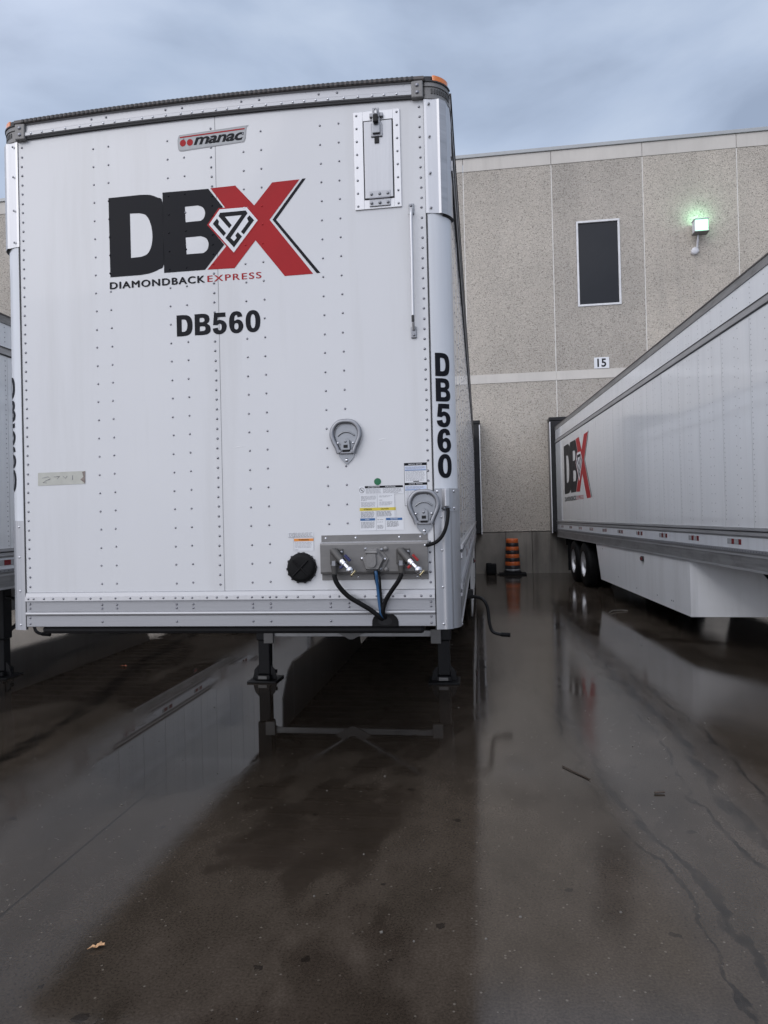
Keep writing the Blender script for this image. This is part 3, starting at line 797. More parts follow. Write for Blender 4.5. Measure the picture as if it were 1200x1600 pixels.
    mb = MB(); mb.box(-1.235, 1.235, .16, LEN, zb + .09, zb + .14, 'wood_floor')
    y = 1.2
    while y < LEN - .2:
        mb.box(-1.235, 1.235, y, y + .008, zb + .005, zb + .088, 'dull_alu'); mb.box(-1.235, 1.235, y - .025, y + .033, zb, zb + .004, 'dull_alu'); y += .31
    mb.build('floor', t)
    mb = MB(); mb.box(-1.08, 1.08, .035, 1.15, zb - .046, zb - .002, 'black', .016); mb.build('coupler_plate', t)
    mb = MB(); mb.box(-.55, .55, LEN - 4.3, LEN - .9, zb - .16, zb - .01, 'black', .01)
    for yc in (LEN - 3.36, LEN - 2.14): mb.cyl((-1.0, yc, .505), (1.0, yc, .505), .065, 'black')
    mb.box(-.95, .95, LEN - .12, LEN - .02, .48, .58, 'galv', .01)
    for sx in (-1, 1): mb.box(sx * .6 - .04, sx * .6 + .04, LEN - .11, LEN - .03, .585, zb - .005, 'galv')
    mb.build('bogie', t)
    for sx in (-1, 1):
        mb = MB(); mb.box(sx * .95 - .3, sx * .95 + .3, LEN - 1.42, LEN - 1.41, .22, zb - .02, 'rubber'); mb.build('mud_flap', t)
    # landing gear
    GY = 3.45
    lxs = (-.872 + leg_dx, .992 + leg_dx)
    for i, lx in enumerate(lxs):
        mb = MB()
        mb.box(lx - .075, lx + .075, GY - .07, GY + .07, .42, zb - .01, 'black', .012)
        mb.box(lx - .06, lx + .06, GY - .055, GY + .055, .07, .419, 'black', .008)
        leg = mb.build('landing_leg', t)
        fo = MB()
        fo.box(lx - .155, lx + .155, GY - .16, GY + .14, .0, .018, 'black', .005)
        fo.prism_y([(lx - .13, .02), (lx - .105, .12), (lx - .065, .165), (lx - .065, .02)], GY - .04, GY - .025, 'black')
        fo.prism_y([(lx + .13, .02), (lx + .105, .12), (lx + .065, .165), (lx + .065, .02)], GY - .04, GY - .025, 'black')
        fo.box(lx - .072, lx + .072, GY - .10, GY + .09, .02, .068, 'black', .008)
        fo.box(lx - .05, lx + .04, GY - .107, GY - .101, .03, .06, 'galv')
        fo.cyl((lx - .12, GY, .09), (lx + .12, GY, .09), .02, 'black', seg=10)
        fo.build('foot', leg)
    mb = MB(); a, b_ = lxs[0] + .07, lxs[1] - .07; c_ = (a + b_) / 2
    mb.box(a, b_, GY - .085, GY - .072, .465, .525, 'dull_alu', .003)
    mb.box(a, b_, GY - .072, GY - .03, .515, .525, 'dull_alu')
    mb.cyl((a, GY - .0, .565), (b_, GY - .0, .565), .012, 'black', seg=8)
    mb.prism_y([(c_ - .18, .53), (c_ - .10, .585), (c_ - .02, .54), (c_ + .02, .54), (c_ + .10, .585), (c_ + .18, .53), (c_ + .02, .44), (c_ - .02, .44)], GY - .10, GY - .088, 'galv')
    for sx in (-1, 1):
        mb.tube([(c_ + sx * .06, GY - .06, .56), (c_ + sx * .86, GY + .05, zb - .02)], .024, 'dull_alu', seg=6)
        mb.box(c_ + sx * .86 - .05, c_ + sx * .86 + .05, GY - .12, GY - .075, .40, .54, 'galv', .004)
    for lx in lxs: mb.tube([(lx, GY + .03, .45), (lx, GY + 1.3, zb - .02)], .024, 'black', seg=6)
    mb.build('cross_brace', t)
    mb = MB()
    mb.tube(spline([(lxs[1] + .10, GY - .05, .885), (1.32, GY - .10, .86), (1.395, GY - .14, .835), (1.437, GY - .14, .756), (1.450, GY - .14, .62), (1.475, GY - .14, .53), (1.54, GY - .15, .500), (1.635, GY - .15, .492)], 6), .0165, 'black', 10)
    mb.cyl((1.56, GY - .15, .497), (1.65, GY - .15, .491), .021, 'rubber')
    mb.box(1.20, 1.30, GY - .10, GY + .0, .84, .93, 'black', .01)
    mb.build('crank_handle', t)
    if logo_side:
        kx, sx = 2.79, logo_side
        y0 = LEN - 1.30
        zl = 2.095
        logo(t, (lambda u, v, l: (-HW - l * 1.5, y0 - u * kx, zl - .12 + v * kx)) if sx < 0 else (lambda u, v, l: (HW + l * 1.5, y0 - 3.3 + u * kx, zl - .12 + v * kx)))
    if not nose:
        mb = MB(); mb.box(-1.145, 1.145, 0, .03, zb, zt - .06, 'white_paint')
        mb.build('front_wall', t)
        for sx in (-1, 1):
            mb = MB(); post_shape(mb, sx, zb - .02, zt, RAD - .012, RAD, 'white_post'); mb.build('corner_post', t, fix=False)
    return t

# ---- the front trailer
ZB, ZT = 1.10, 3.925
T1 = make_trailer((0, 0, 0), 0.0, 'white box trailer in front, numbered DB560 on its nose, standing on landing legs', ZB, ZT - .01)

camb = lambda x: .024 * (1 - (x / 1.145) ** 2)
fw = MB()
zc0, zc1 = 1.286, 3.842
nx = 24
for x_a, x_b in ((-1.145, .012), (.016, 1.145)):
    k0 = len(fw.v)
    k = 12
    for i in range(k):
        xa = x_a + (x_b - x_a) * i / k; xb = x_a + (x_b - x_a) * (i + 1) / k
        fw.add([(xa, 0, zc0), (xb, 0, zc0), (xb, 0, zc1 + camb(xb)), (xa, 0, zc1 + camb(xa))], [(0, 1, 2, 3)], 'white_paint')
fw.box(.0118, .0162, .0006, .004, zc0, zc1 + .02, 'decal_grey')
fw.box(-1.147, 1.147, .006, .03, 1.10, zc1 + .02, 'white_paint')
jit = lambda a=.0015: random.uniform(-a, a)
def rv(x, z, y=0.0, r=.0070, mt='rivet', n=(0, -1, 0)):
    fw.dome((x + jit(), y, z + jit()), n, r, mt, 8, .7)
def inside(poly, x, z):
    c = False
    for i in range(len(poly)):
        (x1_, z1_), (x2_, z2_) = poly[i - 1], poly[i]
        if (z1_ > z) != (z2_ > z) and x < (x2_ - x1_) * (z - z1_) / (z2_ - z1_) + x1_: c = not c
    return c
def rivet_paint(x, z):
    u, v = x + .607, z - 2.96
    if inside(GR, u, v): return 'decal_white'
    if inside(LX, u, v): return 'decal_red'
    if (inside(LD, u, v) and not inside(LDc, u, v)) or (inside(LB, u, v) and not inside(LB1, u, v) and not inside(LB2, u, v)): return 'decal_black'
    return 'rivet'
def blocked(x, z):
    return (.765 < x < 1.03 and 3.265 < z < 3.80) or (.54 < x < 1.12 and 1.33 < z < 1.585) or ((x - .443) ** 2 + (z - 1.41) ** 2 < .08 ** 2) \
        or (-.235 < x < .25 and 2.672 < z < 2.795) or (abs(x - .698) < .085 and 1.95 < z < 2.18) or (abs(x - 1.097) < .085 and 1.575 < z < 1.81)
z = 1.325
while z < 3.82:
    for x in (-1.122, 1.122):
        if not blocked(x, z): rv(x, z)
    if not blocked(-.008, z): rv(-.010, z, mt=rivet_paint(-.01, z))
    z += .0525
for x in (-.691, -.604, -.259, -.164, .170, .269, .594, .693):
    z = 1.335 + (0.0 if x in (-.691, -.259, .170, .594) else .003)
    while z < 3.83:
        if not blocked(x, z): rv(x, z, r=.0062, mt=rivet_paint(x, z))
        z += .1005
fw.build('front_wall', T1, fix=False)

br = MB()
br.prism_x([(.0, 1.292), (-.006, 1.288), (-.017, 1.252), (-.017, 1.243), (-.0035, 1.242), (-.0035, 1.186), (-.012, 1.180), (-.0145, 1.172), (-.012, 1.164), (-.004, 1.160), (-.004, 1.102), (.006, 1.098), (.006, 1.292)], -1.143, 1.143, 'aluminium')
def brv(x, z, y): br.dome((x, y, z), (0, -1, 0), .0068, 'rivet', 8, .7)
cols = (-.691, -.604, -.259, -.164, .170, .269, .594, .693)
br.box(-1.143, 1.143, -.0185, -.0172, 1.246, 1.268, 'bright_steel')
x = -1.09
while x < 1.10:
    if not any(abs(x - c) < .03 for c in cols): brv(x, 1.258, -.0186)
    x += random.choice((.055, .062, .075, .085))
for c in cols:
    brv(c, 1.258, -.0186)
    if c in (-.691, -.604, -.259, -.164, .170, .269, .594, .693):
        brv(c, 1.221, -.004); brv(c, 1.201, -.004)
for c in (-.691, -.259, .170, .594, .269): brv(c, 1.128, -.0045)
for sx in (-1, 1):
    for zz in (1.258, 1.226, 1.203, 1.150, 1.118): brv(sx * 1.122, zz, -.0045 if zz < 1.25 else -.0186)
br.build('bottom_rail', T1)

tr = MB()
n = 24
tr.prism_x([(.02, 3.842), (-.016, 3.840), (-.022, 3.845), (-.022, 3.862), (-.016, 3.867), (-.012, 3.905), (-.020, 3.912), (.02, 3.912)], -1.10, 1.10, 'aluminium', camb, n)
tr.prism_x([(.018, 3.830), (-.012, 3.830), (-.014, 3.8395), (.018, 3.8395)], -1.10, 1.10, 'gasket', camb, n)
x = -1.05
while x < 1.08:
    tr.dome((x, -.0222, 3.8535 + camb(x)), (0, -1, 0), .0072, 'rivet_bright', 8, .7)
    x += random.choice((.062, .066, .075, .085))
for c in cols:
    if abs(c) < 1: tr.dome((c, -.0145, 3.888 + camb(c)), (0, -1, 0), .0068, 'rivet', 8, .7)
tr.build('front_top_rail', T1)
rm = MB()
rm.prism_x([(.04, 3.9135), (-.024, 3.9135), (-.028, 3.920), (-.022, 3.938), (.04, 3.942)], -1.150, 1.150, 'rim_dark', camb, n)
x = -1.1
while x < 1.1:
    rm.box(x, x + .012, -.0305, -.026, 3.917 + camb(x), 3.934 + camb(x), 'gasket'); x += .026
rm.build('roof_edge', T1, fix=False)

for sx in (-1, 1):
    mb = MB()
    post_shape(mb, sx, 1.10, 3.86, RAD - .012, RAD, 'white_post')
    mb.box(*sorted((sx * 1.1435, sx * 1.151)), -.003, .008, 1.085, 3.85, 'gasket')
    mb.build('corner_post', T1, fix=False)
    # bright upper cover, folded in facets
    mb = MB(); r1 = RAD + .009
    angs = [0, R(6), R(30), R(34), R(52), R(56), R(78), R(90)]
    rr = [r1 - .004, r1 - .004, r1, r1 + .008, r1 + .008, r1 + .002, r1 - .003, r1 - .004]
    pr = [arc_pt(sx, a, q) for a, q in zip(angs, rr)]
    pr = [(pr[0][0] - sx * .0, pr[0][1])] + pr[1:] + [(sx * (HW + .006), .24)]
    inn = [arc_pt(sx, a, q - .003) for a, q in zip(angs, rr)] + [(sx * (HW + .003), .24)]
    k = len(pr)
    vs = [(x, y, 3.235) for x, y in pr + inn] + [(x, y, 3.829) for x, y in pr + inn]
    mb.add(vs, [(i, i + 1, 2 * k + i + 1, 2 * k + i) for i in range(k - 1) if i not in (3, 4)] + [(k + i, k + i + 1, 3 * k + i + 1, 3 * k + i) for i in range(k - 1)] + [(i, i + 1, k + i + 1, k + i) for i in range(k - 1)] + [(0, k, 3 * k, 2 * k)], 'bright_steel')
    mb.add(vs, [(i, i + 1, 2 * k + i + 1, 2 * k + i) for i in (3, 4)], 'dull_alu_light')  # duller metal on two facets stands in for a dark reflection
    for zz in (3.26, 3.44, 3.63, 3.80):
        p_ = arc_pt(sx, R(12), r1 + .001); mb.dome((p_[0], p_[1], zz), (sx * math.sin(R(12)), -math.cos(R(12)), 0), .0066, 'rivet', 8, .7)
    for zz in (3.35, 3.6, 3.75):
        p_ = (sx * (HW + .0065), .2); mb.dome((p_[0], p_[1], zz), (sx, 0, 0), .006, 'rivet', 6)
    # black gap under the cover
    mb.add([(*arc_pt(sx, R(40) + R(50) * i / 6, RAD + .016), 3.2345) for i in range(7)] + [(*arc_pt(sx, R(40) + R(50) * i / 6, RAD + .001), 3.226) for i in range(7)], [(i, i + 1, 8 + i, 7 + i) for i in range(6)], 'gasket')
    mb.build('upper_cover', T1, fix=False)
    # lower guard plate
    mb = MB()
    zt_ = 1.695
    angs = [R(2), R(20), R(24), R(40), R(44), R(60), R(90)]
    rr = [RAD + .004, RAD + .004, RAD + .010, RAD + .010, RAD + .004, RAD + .004, RAD + .004]
    pr = []
    for i in range(len(angs) - 1):
        for q in range(4):
            f_ = q / 4; pr.append(arc_pt(sx, angs[i] + (angs[i + 1] - angs[i]) * f_, rr[i] + (rr[i + 1] - rr[i]) * f_))
    pr.append(arc_pt(sx, angs[-1], rr[-1])); pr.append((sx * (HW + .004), .22))
    k = len(pr)
    vs = [(x, y, 1.082) for x, y in pr] + [(x, y, zt_) for x, y in pr]
    mb.add(vs, [(i, i + 1, k + i + 1, k + i) for i in range(k - 1)], 'alu_vertical', True)
    inn = [(x - sx * .004, y + .004) for x, y in pr]
    mb.add([(x, y, zt_) for x, y in pr + inn], [(i, i + 1, k + i + 1, k + i) for i in range(k - 1)], 'aluminium')
    mb.add([(x, y, 1.082) for x, y in pr + inn], [(i, i + 1, k + i + 1, k + i) for i in range(k - 1)], 'aluminium')
    for zz in (1.11, 1.30, 1.49, 1.66):
        p_ = arc_pt(sx, R(18), RAD + .0045); mb.dome((p_[0], p_[1], zz), (sx * math.sin(R(18)), -math.cos(R(18)), 0), .007, 'rivet_bright', 8, .7)
        mb.dome((sx * (HW + .0045), .19, zz - .03), (sx, 0, 0), .007, 'rivet_bright', 8, .7)
    mb.build('guard_plate', T1, fix=False)
    # cast cap
    mb = MB(); r2 = RAD + .010
    post_shape(mb, sx, 3.832, 3.900, RAD - .02, r2 - .008, 'cast_grey'); post_shape(mb, sx, 3.828, 3.842, RAD - .02, r2 - .002, 'cast_grey'); post_shape(mb, sx, 3.893, 3.914, RAD - .02, r2 - .003, 'cast_grey')
    mb.box(*sorted((sx * 1.145, sx * 1.085)), -.028, .02, 3.826, 3.914, 'cast_grey', .006)
    mb.box(*sorted((sx * (HW + .010), sx * (HW - .02))),   .15, .24, 3.828, 3.914, 'cast_grey', .006)
    for zz in (3.853, 3.890): mb.dome((sx * 1.115, -.0285, zz), (0, -1, 0), .011, 'rivet', 8, .6)
    # raised lettering band on the cap
    capm = mb
    vs, fs = None, None
    for q, zz in enumerate(range(9)):
        a_ = R(18 + q * 7.2)
        p0 = arc_pt(sx, a_, r2 - .0075); p1 = arc_pt(sx, a_ + R(4.2), r2 - .0075); p2 = arc_pt(sx, a_ + R(4.2), r2 - .0045); p3 = arc_pt(sx, a_, r2 - .0045)
        z0_, z1_ = 3.858, 3.882
        capm.add([(*p0, z0_), (*p1, z0_), (*p2, z0_), (*p3, z0_), (*p0, z1_), (*p1, z1_), (*p2, z1_), (*p3, z1_)], [(3, 2, 6, 7), (0, 3, 7, 4), (1, 2, 6, 5), (4, 5, 6, 7), (0, 1, 2, 3)], 'cast_dark')
    mb.build('corner_cap', T1, fix=False)
    mb = MB(); post_shape(mb, sx, 3.915, 3.922, RAD - .06, RAD + .012, 'gasket', R(0), R(80), 8)
    post_shape(mb, sx, 3.923, 3.952, RAD - .05, RAD + .006, 'amber', R(22), R(72), 8)
    post_shape(mb, sx, 3.923, 3.946, RAD - .05, RAD + .004, 'gasket', R(0), R(21), 4)
    mb.build('marker_lamp', T1, fix=False)

# number down each corner post, wrapped on the curve
def post_number(sx, u_c):
    mb = MB()
    gl = 'DB560'
    for i, ch in enumerate(gl):
        w_ = (.086 if ch in 'DB' else .082)
        vs, fs = curve_mesh(GLYPH[ch][1]); gw = GLYPH[ch][0]
        vs = [Vector((-w_ / 2 + v.x * w_ / gw, 2.390 - .1315 * i + v.y * .120, 0)) for v in vs]
        bm = bmesh.new(); bv = [bm.verts.new(v) for v in vs]
        for f in fs:
            try: bm.faces.new([bv[k] for k in f])
            except ValueError: pass
        for q in range(-5, 6):
            bmesh.ops.bisect_plane(bm, geom=bm.verts[:] + bm.edges[:] + bm.faces[:], plane_co=(q * .0085, 0, 0), plane_no=(1, 0, 0))
        bm.verts.index_update()
        pts = []
        for v in bm.verts:
            a = (u_c + sx * v.co.x) / RAD
            x, y = arc_pt(sx, a, RAD + .0016); pts.append((x, y, v.co.y))
        mb.add(pts, [[v.index for v in f.verts] for f in bm.faces], 'decal_black'); bm.free()
    mb.build('unit_number', T1, fix=False)
post_number(1, .070)
post_number(-1, .100)

nose = lambda ox, oz: (lambda u, v, l: (ox + u, -l, oz + v))
logo(T1, nose(-.607, 2.96))
rows, wid = glyph_row('DB560', .1145)
mb = MB()
for vs, fs in rows: mb.add([(-.226 + v.x * .471 / wid, -.0014, 2.676 + v.y) for v in vs], fs, 'decal_black')
mb.build('unit_number', T1, fix=False)

# maker plate
mb = MB()
pl = smooth_loop([(-.195, 3.695), (-.198, 3.745), (-.19, 3.772), (.175, 3.788), (.192, 3.785), (.185, 3.72), (.175, 3.70), (-.18, 3.683)], {2, 4, 6, 7}, 3)
vs, fs = curve_mesh([pl]); mb.add([(v.x, -.0016, v.y) for v in vs], fs, 'decal_grey')
ins = [(x * .985 - .0005, 3.735 + (z - 3.735) * .90) for x, z in pl]
vs, fs = curve_mesh([ins]); mb.add([(v.x, -.0020, v.y) for v in vs], fs, 'refl_white')
mb.add([(-.185, -.0027, 3.762), (.182, -.0027, 3.775), (.181, -.0027, 3.768), (-.185, -.0027, 3.755)], [(0, 1, 2, 3)], 'decal_red')
for cx in (-.168, -.128):
    mb.add([(cx, -.0027, 3.727)] + [(cx + .0175 * math.cos(2 * PI * k / 24), -.0027, 3.727 + .0185 * math.sin(2 * PI * k / 24)) for k in range(24)], [(0, 1 + k, 1 + (k + 1) % 24) for k in range(24)], 'decal_red')
vs, fs = text_mesh('manac', .030, .96, shear=.28, w=.285, h=.042, u0=-.107, v0=3.709)
mb.add([(v.x, -.0027, v.y + (v.x + .1) * .012) for v in vs], fs, 'decal_black')
mb.build('maker_plate', T1, fix=False)

# small access door in the nose
dr = MB()
x0, x1, z0, z1 = .775, 1.020, 3.279, 3.792
ix0, ix1, iz0, iz1 = .824, .984, 3.327, 3.742
for a in ((x0, ix0, z0, z1), (ix1, x1, z0, z1)): dr.box(a[0], a[1], -.007, .0, a[2], a[3], 'bright_steel', .0015)
for a in ((ix0, ix1, z0, iz0), (ix0, ix1, iz1, z1)): dr.box(a[0], a[1], -.0068, .0, a[2], a[3], 'bright_steel', .0015)
dr.box(ix0 - .001, ix1 + .001, -.0045, -.001, iz0 - .001, iz1 + .001, 'gasket')
for k in range(8):
    zz = z0 + .018 + k * (z1 - z0 - .036) / 7
    for x in (x0 + .016, x1 - .016): dr.dome((x, -.007, zz), (0, -1, 0), .0066, 'rivet', 8, .7)
drf = dr.build('access_door', T1)
q = MB(); q.box(ix0 + .006, ix1 - .006, -.012, -.005, iz0 + .006, iz1 - .006, 'alu_vertical', .002); q.build('door_leaf', drf)
q = MB()
q.box(.852, .962, -.016, -.0122, 3.333, 3.368, 'aluminium', .001); q.box(.852, .962, -.014, -.0072, 3.290, 3.3255, 'aluminium', .001)
q.cyl((.852, -.015, 3.3295), (.962, -.015, 3.3295), .005, 'rivet', seg=8)
for x in (.864, .907, .950):
    for zz in (3.351, 3.305): q.dome((x, -.016, zz), (0, -1, 0), .0085, 'zinc', 8, .8)
q.build('hinge', drf)
q = MB()
q.box(.868, .928, -.020, -.0125, 3.650, 3.720, 'zinc', .002); q.box(.878, .918, -.032, -.0205, 3.662, 3.745, 'zinc_plate', .003)
q.box(.862, .934, -.022, -.0075, 3.752, 3.772, 'zinc', .003); q.box(.880, .890, -.038, -.0225, 3.74, 3.79, 'zinc', .002); q.box(.905, .915, -.038, -.0225, 3.74, 3.79, 'zinc', .002)
q.box(.886, .910, -.018, -.0125, 3.618, 3.645, 'black')
lt = q.build('latch', drf)
q = MB(); q.box(.884, .911, -.052, -.034, 3.708, 3.752, 'black', .006); q.tube(spline([(.889, -.043, 3.75), (.889, -.043, 3.772), (.8975, -.043, 3.782), (.906, -.043, 3.772), (.906, -.043, 3.75)], 4), .0035, 'zinc', 8)
q.build('padlock', lt)

# grab rod
q = MB()
q.tube(spline([(1.068, -.010, 3.262), (1.069, -.030, 3.235), (1.069, -.036, 3.20), (1.069, -.036, 3.0), (1.067, -.036, 2.72), (1.067, -.034, 2.665), (1.067, -.012, 2.635)], 5), .0085, 'bright_steel', 12)
q.box(1.054, 1.083, -.010, .0, 3.232, 3.290, 'zinc_plate', .004); q.box(1.052, 1.081, -.010, .0, 2.590, 2.650, 'zinc', .004)
for zz in (3.277, 3.246, 2.605, 2.634): q.dome((1.068, -.010, zz), (0, -1, 0), .008, 'rivet', 8, .8)
q.box(1.06, 1.074, -.047, -.03, 2.665, 2.70, 'gasket', .003)
q.build('grab_rod', T1)

# folding cast rings
def ring(cx, cz):
    q = MB()
    pts = [(0.0, .105), (.040, .098), (.066, .070), (.074, .035), (.064, .0), (.047, -.035), (.038, -.062)]
    lp_ = [(-x, z) for x, z in reversed(pts[1:])] + pts
    path = spline([(cx + x, -.020, cz + z) for x, z in lp_], 5)
    # flat oval section ring
    n_ = len(path); vs = []; seg = 10
    for i, p_ in enumerate(path):
        d_ = (path[min(i + 1, n_ - 1)] - path[max(i - 1, 0)]).normalized(); nn = Vector((0, -1, 0)); bb = d_.cross(nn)
        vs += [p_ + bb * (.0125 * math.cos(2 * PI * k / seg)) + nn * (.010 * math.sin(2 * PI * k / seg)) for k in range(seg)]
    q.add(vs, [(i * seg + k, i * seg + (k + 1) % seg, (i + 1) * seg + (k + 1) % seg, (i + 1) * seg + k) for i in range(n_ - 1) for k in range(seg)], 'zinc', True)
    rg_ = q.build('tie_ring', T1)
    q = MB()
    bp_ = [(-.040, -.065), (-.058, -.02), (-.062, .03), (-.05, .072), (0, .09), (.05, .072), (.062, .03), (.058, -.02), (.040, -.065), (.036, -.085), (.006, -.116), (-.006, -.116), (-.036, -.085)]
    bp_ = smooth_loop(bp_, {0, 8}, 3)
    k = len(bp_); vs = [(cx + x, 0, cz + z) for x, z in bp_] + [(cx + x, -.007, cz + z) for x, z in bp_]
    q.add(vs, [(i, (i + 1) % k, k + (i + 1) % k, k + i) for i in range(k)] + [tuple(range(k, 2 * k))], 'zinc_plate')
    q.tube(spline([(cx - .045, -.010, cz + .030), (cx - .022, -.011, cz + .046), (cx, -.011, cz + .050), (cx + .022, -.011, cz + .046), (cx + .045, -.010, cz + .030)], 4), .0045, 'zinc_plate', 6)
    q.build('backing_plate', rg_)
    q = MB()
    q.prism_y([(cx - .022, cz - .045), (cx - .020, cz + .004), (cx, cz + .018), (cx + .020, cz + .004), (cx + .022, cz - .045)], -.034, -.012, 'zinc_plate')
    q.box(cx - .034, cx + .034, -.026, -.0075, cz - .066, cz - .054, 'zinc', .003)
    q.box(cx - .010, cx + .012, -.036, -.0342, cz - .036, cz - .020, 'black'); q.box(cx - .018, cx + .018, -.030, -.012, cz - .054, cz - .046, 'black')
    q.dome((cx, -.034, cz - .002), (0, -1, 0), .008, 'zinc', 8); q.dome((cx, -.0078, cz - .098), (0, -1, 0), .010, 'chrome', 10)
    for s_x in (-1, 1):
        q.cyl((cx + s_x * .032, -.032, cz - .052), (cx + s_x * .032, -.012, cz - .052), .007, 'zinc', seg=8); q.dome((cx + s_x * .040, -.0305, cz - .010), (0, -1, 0), .006, 'chrome', 8)
    q.build('latch', rg_)
ring(.698, 2.068)
ring(1.097, 1.690)

# labels
def text_lines(q, x0, x1, z1, n_, dz, mt='ink_light', y=-.0024, hgt=.0017):
    for i in range(n_):
        xx = x0; end = x1 - random.uniform(0, .25) * (x1 - x0) * (1 if i == n_ - 1 else .25)
        while xx < end:
            ln = random.uniform(.006, .020); q.add([(xx, y, z1 - i * dz), (min(xx + ln, end), y, z1 - i * dz), (min(xx + ln, end), y, z1 - i * dz - hgt), (xx, y, z1 - i * dz - hgt)], [(0, 1, 2, 3)], mt)
            xx += ln + .003
def rect(q, x0, x1, z0, z1, mt, y=-.0016): q.add([(x0, y, z0), (x1, y, z0), (x1, y, z1), (x0, y, z1)], [(0, 1, 2, 3)], mt)
def word(q, txt, x0, w_, z0, h_, mt, y=-.0032, b=.02):
    vs, fs = text_mesh(txt, b, 1.1, w=w_, h=h_, u0=x0, v0=z0); q.add([(v.x, y, v.y) for v in vs], fs, mt)
# warning sheet
q = MB()
rect(q, .758, .992, 1.788, 1.830, 'decal_white'); rect(q, .762, .945, 1.716, 1.7875, 'decal_white'); rect(q, .762, .950, 1.664, 1.7155, 'decal_white'); rect(q, .761, .990, 1.599, 1.6635, 'decal_white')
rect(q, .790, .990, 1.820, 1.831, 'decal_black', -.0024)
word(q, 'ATTENTION', .806, .062, 1.8225, .006, 'decal_white'); word(q, 'CAUTION', .898, .052, 1.8225, .006, 'decal_white')
text_lines(q, .795, .875, 1.816, 5, .0052, 'ink_light'); text_lines(q, .885, .985, 1.816, 5, .0052, 'ink_light')
text_lines(q, .768, .850, 1.779, 4, .0052); text_lines(q, .865, .935, 1.779, 2, .0052); text_lines(q, .768, .800, 1.757, 1, .005, 'ink'); text_lines(q, .865, .885, 1.757, 1, .005, 'ink')
text_lines(q, .768, .845, 1.747, 5, .0052); text_lines(q, .865, .935, 1.747, 4, .0052)
rect(q, .760, .950, 1.702, 1.7175, 'yellow_ink', -.0024)
word(q, 'ATTENTION', .782, .042, 1.7065, .007, 'decal_black'); word(q, 'CAUTION', .872, .040, 1.7065, .007, 'decal_black')
text_lines(q, .765, .838, 1.697, 7, .0046, 'ink'); text_lines(q, .850, .930, 1.697, 6, .0046, 'ink')
rect(q, .762, .840, 1.6505, 1.6625, 'blue_ink', -.0024); rect(q, .898, .983, 1.6505, 1.6625, 'blue_ink', -.0024)
word(q, 'AVIS', .788, .022, 1.6535, .006, 'decal_white'); word(q, 'NOTICE', .922, .036, 1.6535, .006, 'decal_white')
text_lines(q, .765, .838, 1.644, 7, .0050, 'ink'); text_lines(q, .902, .965, 1.644, 6, .0050, 'ink'); text_lines(q, .852, .885, 1.655, 2, .012, 'ink'); text_lines(q, .852, .885, 1.626, 4, .0052, 'ink')
for xx in (.8535,): rect(q, xx, xx + .0012, 1.7175, 1.787, 'ink_light', -.0024)
for xx, za_, zb_ in ((.846, 1.60, 1.700), (.893, 1.60, 1.662), (.945, 1.664, 1.787)): rect(q, xx, xx + .0011, za_, zb_, 'ink_light', -.0024)
cx, cz, r_ = .7735, 1.8095, .0135
q.add([(cx + (r_ if k % 2 else r_ - .002) * math.cos(2 * PI * (k // 2) / 24), -.0024, cz + (r_ if k % 2 else r_ - .002) * math.sin(2 * PI * (k // 2) / 24)) for k in range(48)], [(2 * k, 2 * k + 1, (2 * k + 3) % 48, (2 * k + 2) % 48) for k in range(24)], 'ink')
q.add([(cx - .0095, -.0024, cz + .0085), (cx - .0078, -.0024, cz + .0100), (cx + .0095, -.0024, cz - .0085), (cx + .0078, -.0024, cz - .0100)], [(0, 1, 2, 3)], 'ink')
rect(q, cx - .004, cx + .004, cz - .002, cz + .003, 'ink', -.0028)
q.build('warning_label', T1, fix=False)
q = MB()
rect(q, .9985, 1.117, 1.722, 1.945, 'decal_black', -.0012)
rect(q, 1.0005, 1.115, 1.724, 1.932, 'decal_white', -.0020)
for a in (1.932, 1.830):
    rect(q, 1.0, 1.115, a - .001, a + .012, 'decal_black', -.0024)
    word(q, 'NOTICE  NOTICE', 1.022, .07, a + .0025, .006, 'decal_white')
    rect(q, 1.0025, 1.112, a - .024, a - .005, 'lightblue', -.0024); rect(q, 1.0025, 1.112, a - .0275, a - .024, 'blue_ink', -.0026)
    text_lines(q, 1.006, 1.108, a - .008, 3, .005, 'ink_light', -.0028)
text_lines(q, 1.006, 1.108, 1.900, 9, .0058, 'ink_light', -.0026); text_lines(q, 1.006, 1.108, 1.797, 12, .0058, 'ink_light', -.0026)
rect(q, 1.045, 1.075, 1.846, 1.850, 'decal_black', -.0028)
q.build('specification_label', T1, fix=False)
q = MB()
rect(q, .371, .509, 1.570, 1.598, 'decal_white'); text_lines(q, .375, .505, 1.594, 4, .006, 'ink'); rect(q, .405, .4062, 1.572, 1.597, 'ink_light', -.0024); rect(q, .371, .509, 1.570, 1.5712, 'ink_light', -.0022)
rect(q, .402, .510, 1.499, 1.5685, 'decal_white'); rect(q, .403, .509, 1.550, 1.564, 'orange_ink', -.0024)
word(q, 'WARNING', .428, .055, 1.5535, .0075, 'decal_black'); text_lines(q, .408, .500, 1.544, 5, .0068, 'ink_light'); text_lines(q, .408, .43, 1.505, 1, .005, 'ink')
for xx in (.402, .509): rect(q, xx, xx + .001, 1.499, 1.5685, 'ink_light', -.0024)
q.build('caution_label', T1, fix=False)
q = MB(); q.add([(.858, -.0022, 1.853)] + [(.858 + .0185 * math.cos(2 * PI * k / 28), -.0018, 1.853 + .0185 * math.sin(2 * PI * k / 28)) for k in range(28)], [(0, 1 + k, 1 + (k + 1) % 28) for k in range(28)], 'green')
q.build('green_sticker', T1, fix=False)
q = MB()
q.add([(-1.062, -.0016, 1.888), (-.782, -.0016, 1.891), (-.776, -.0016, 1.962), (-1.060, -.0016, 1.960)], [(0, 1, 2, 3)], 'tape')
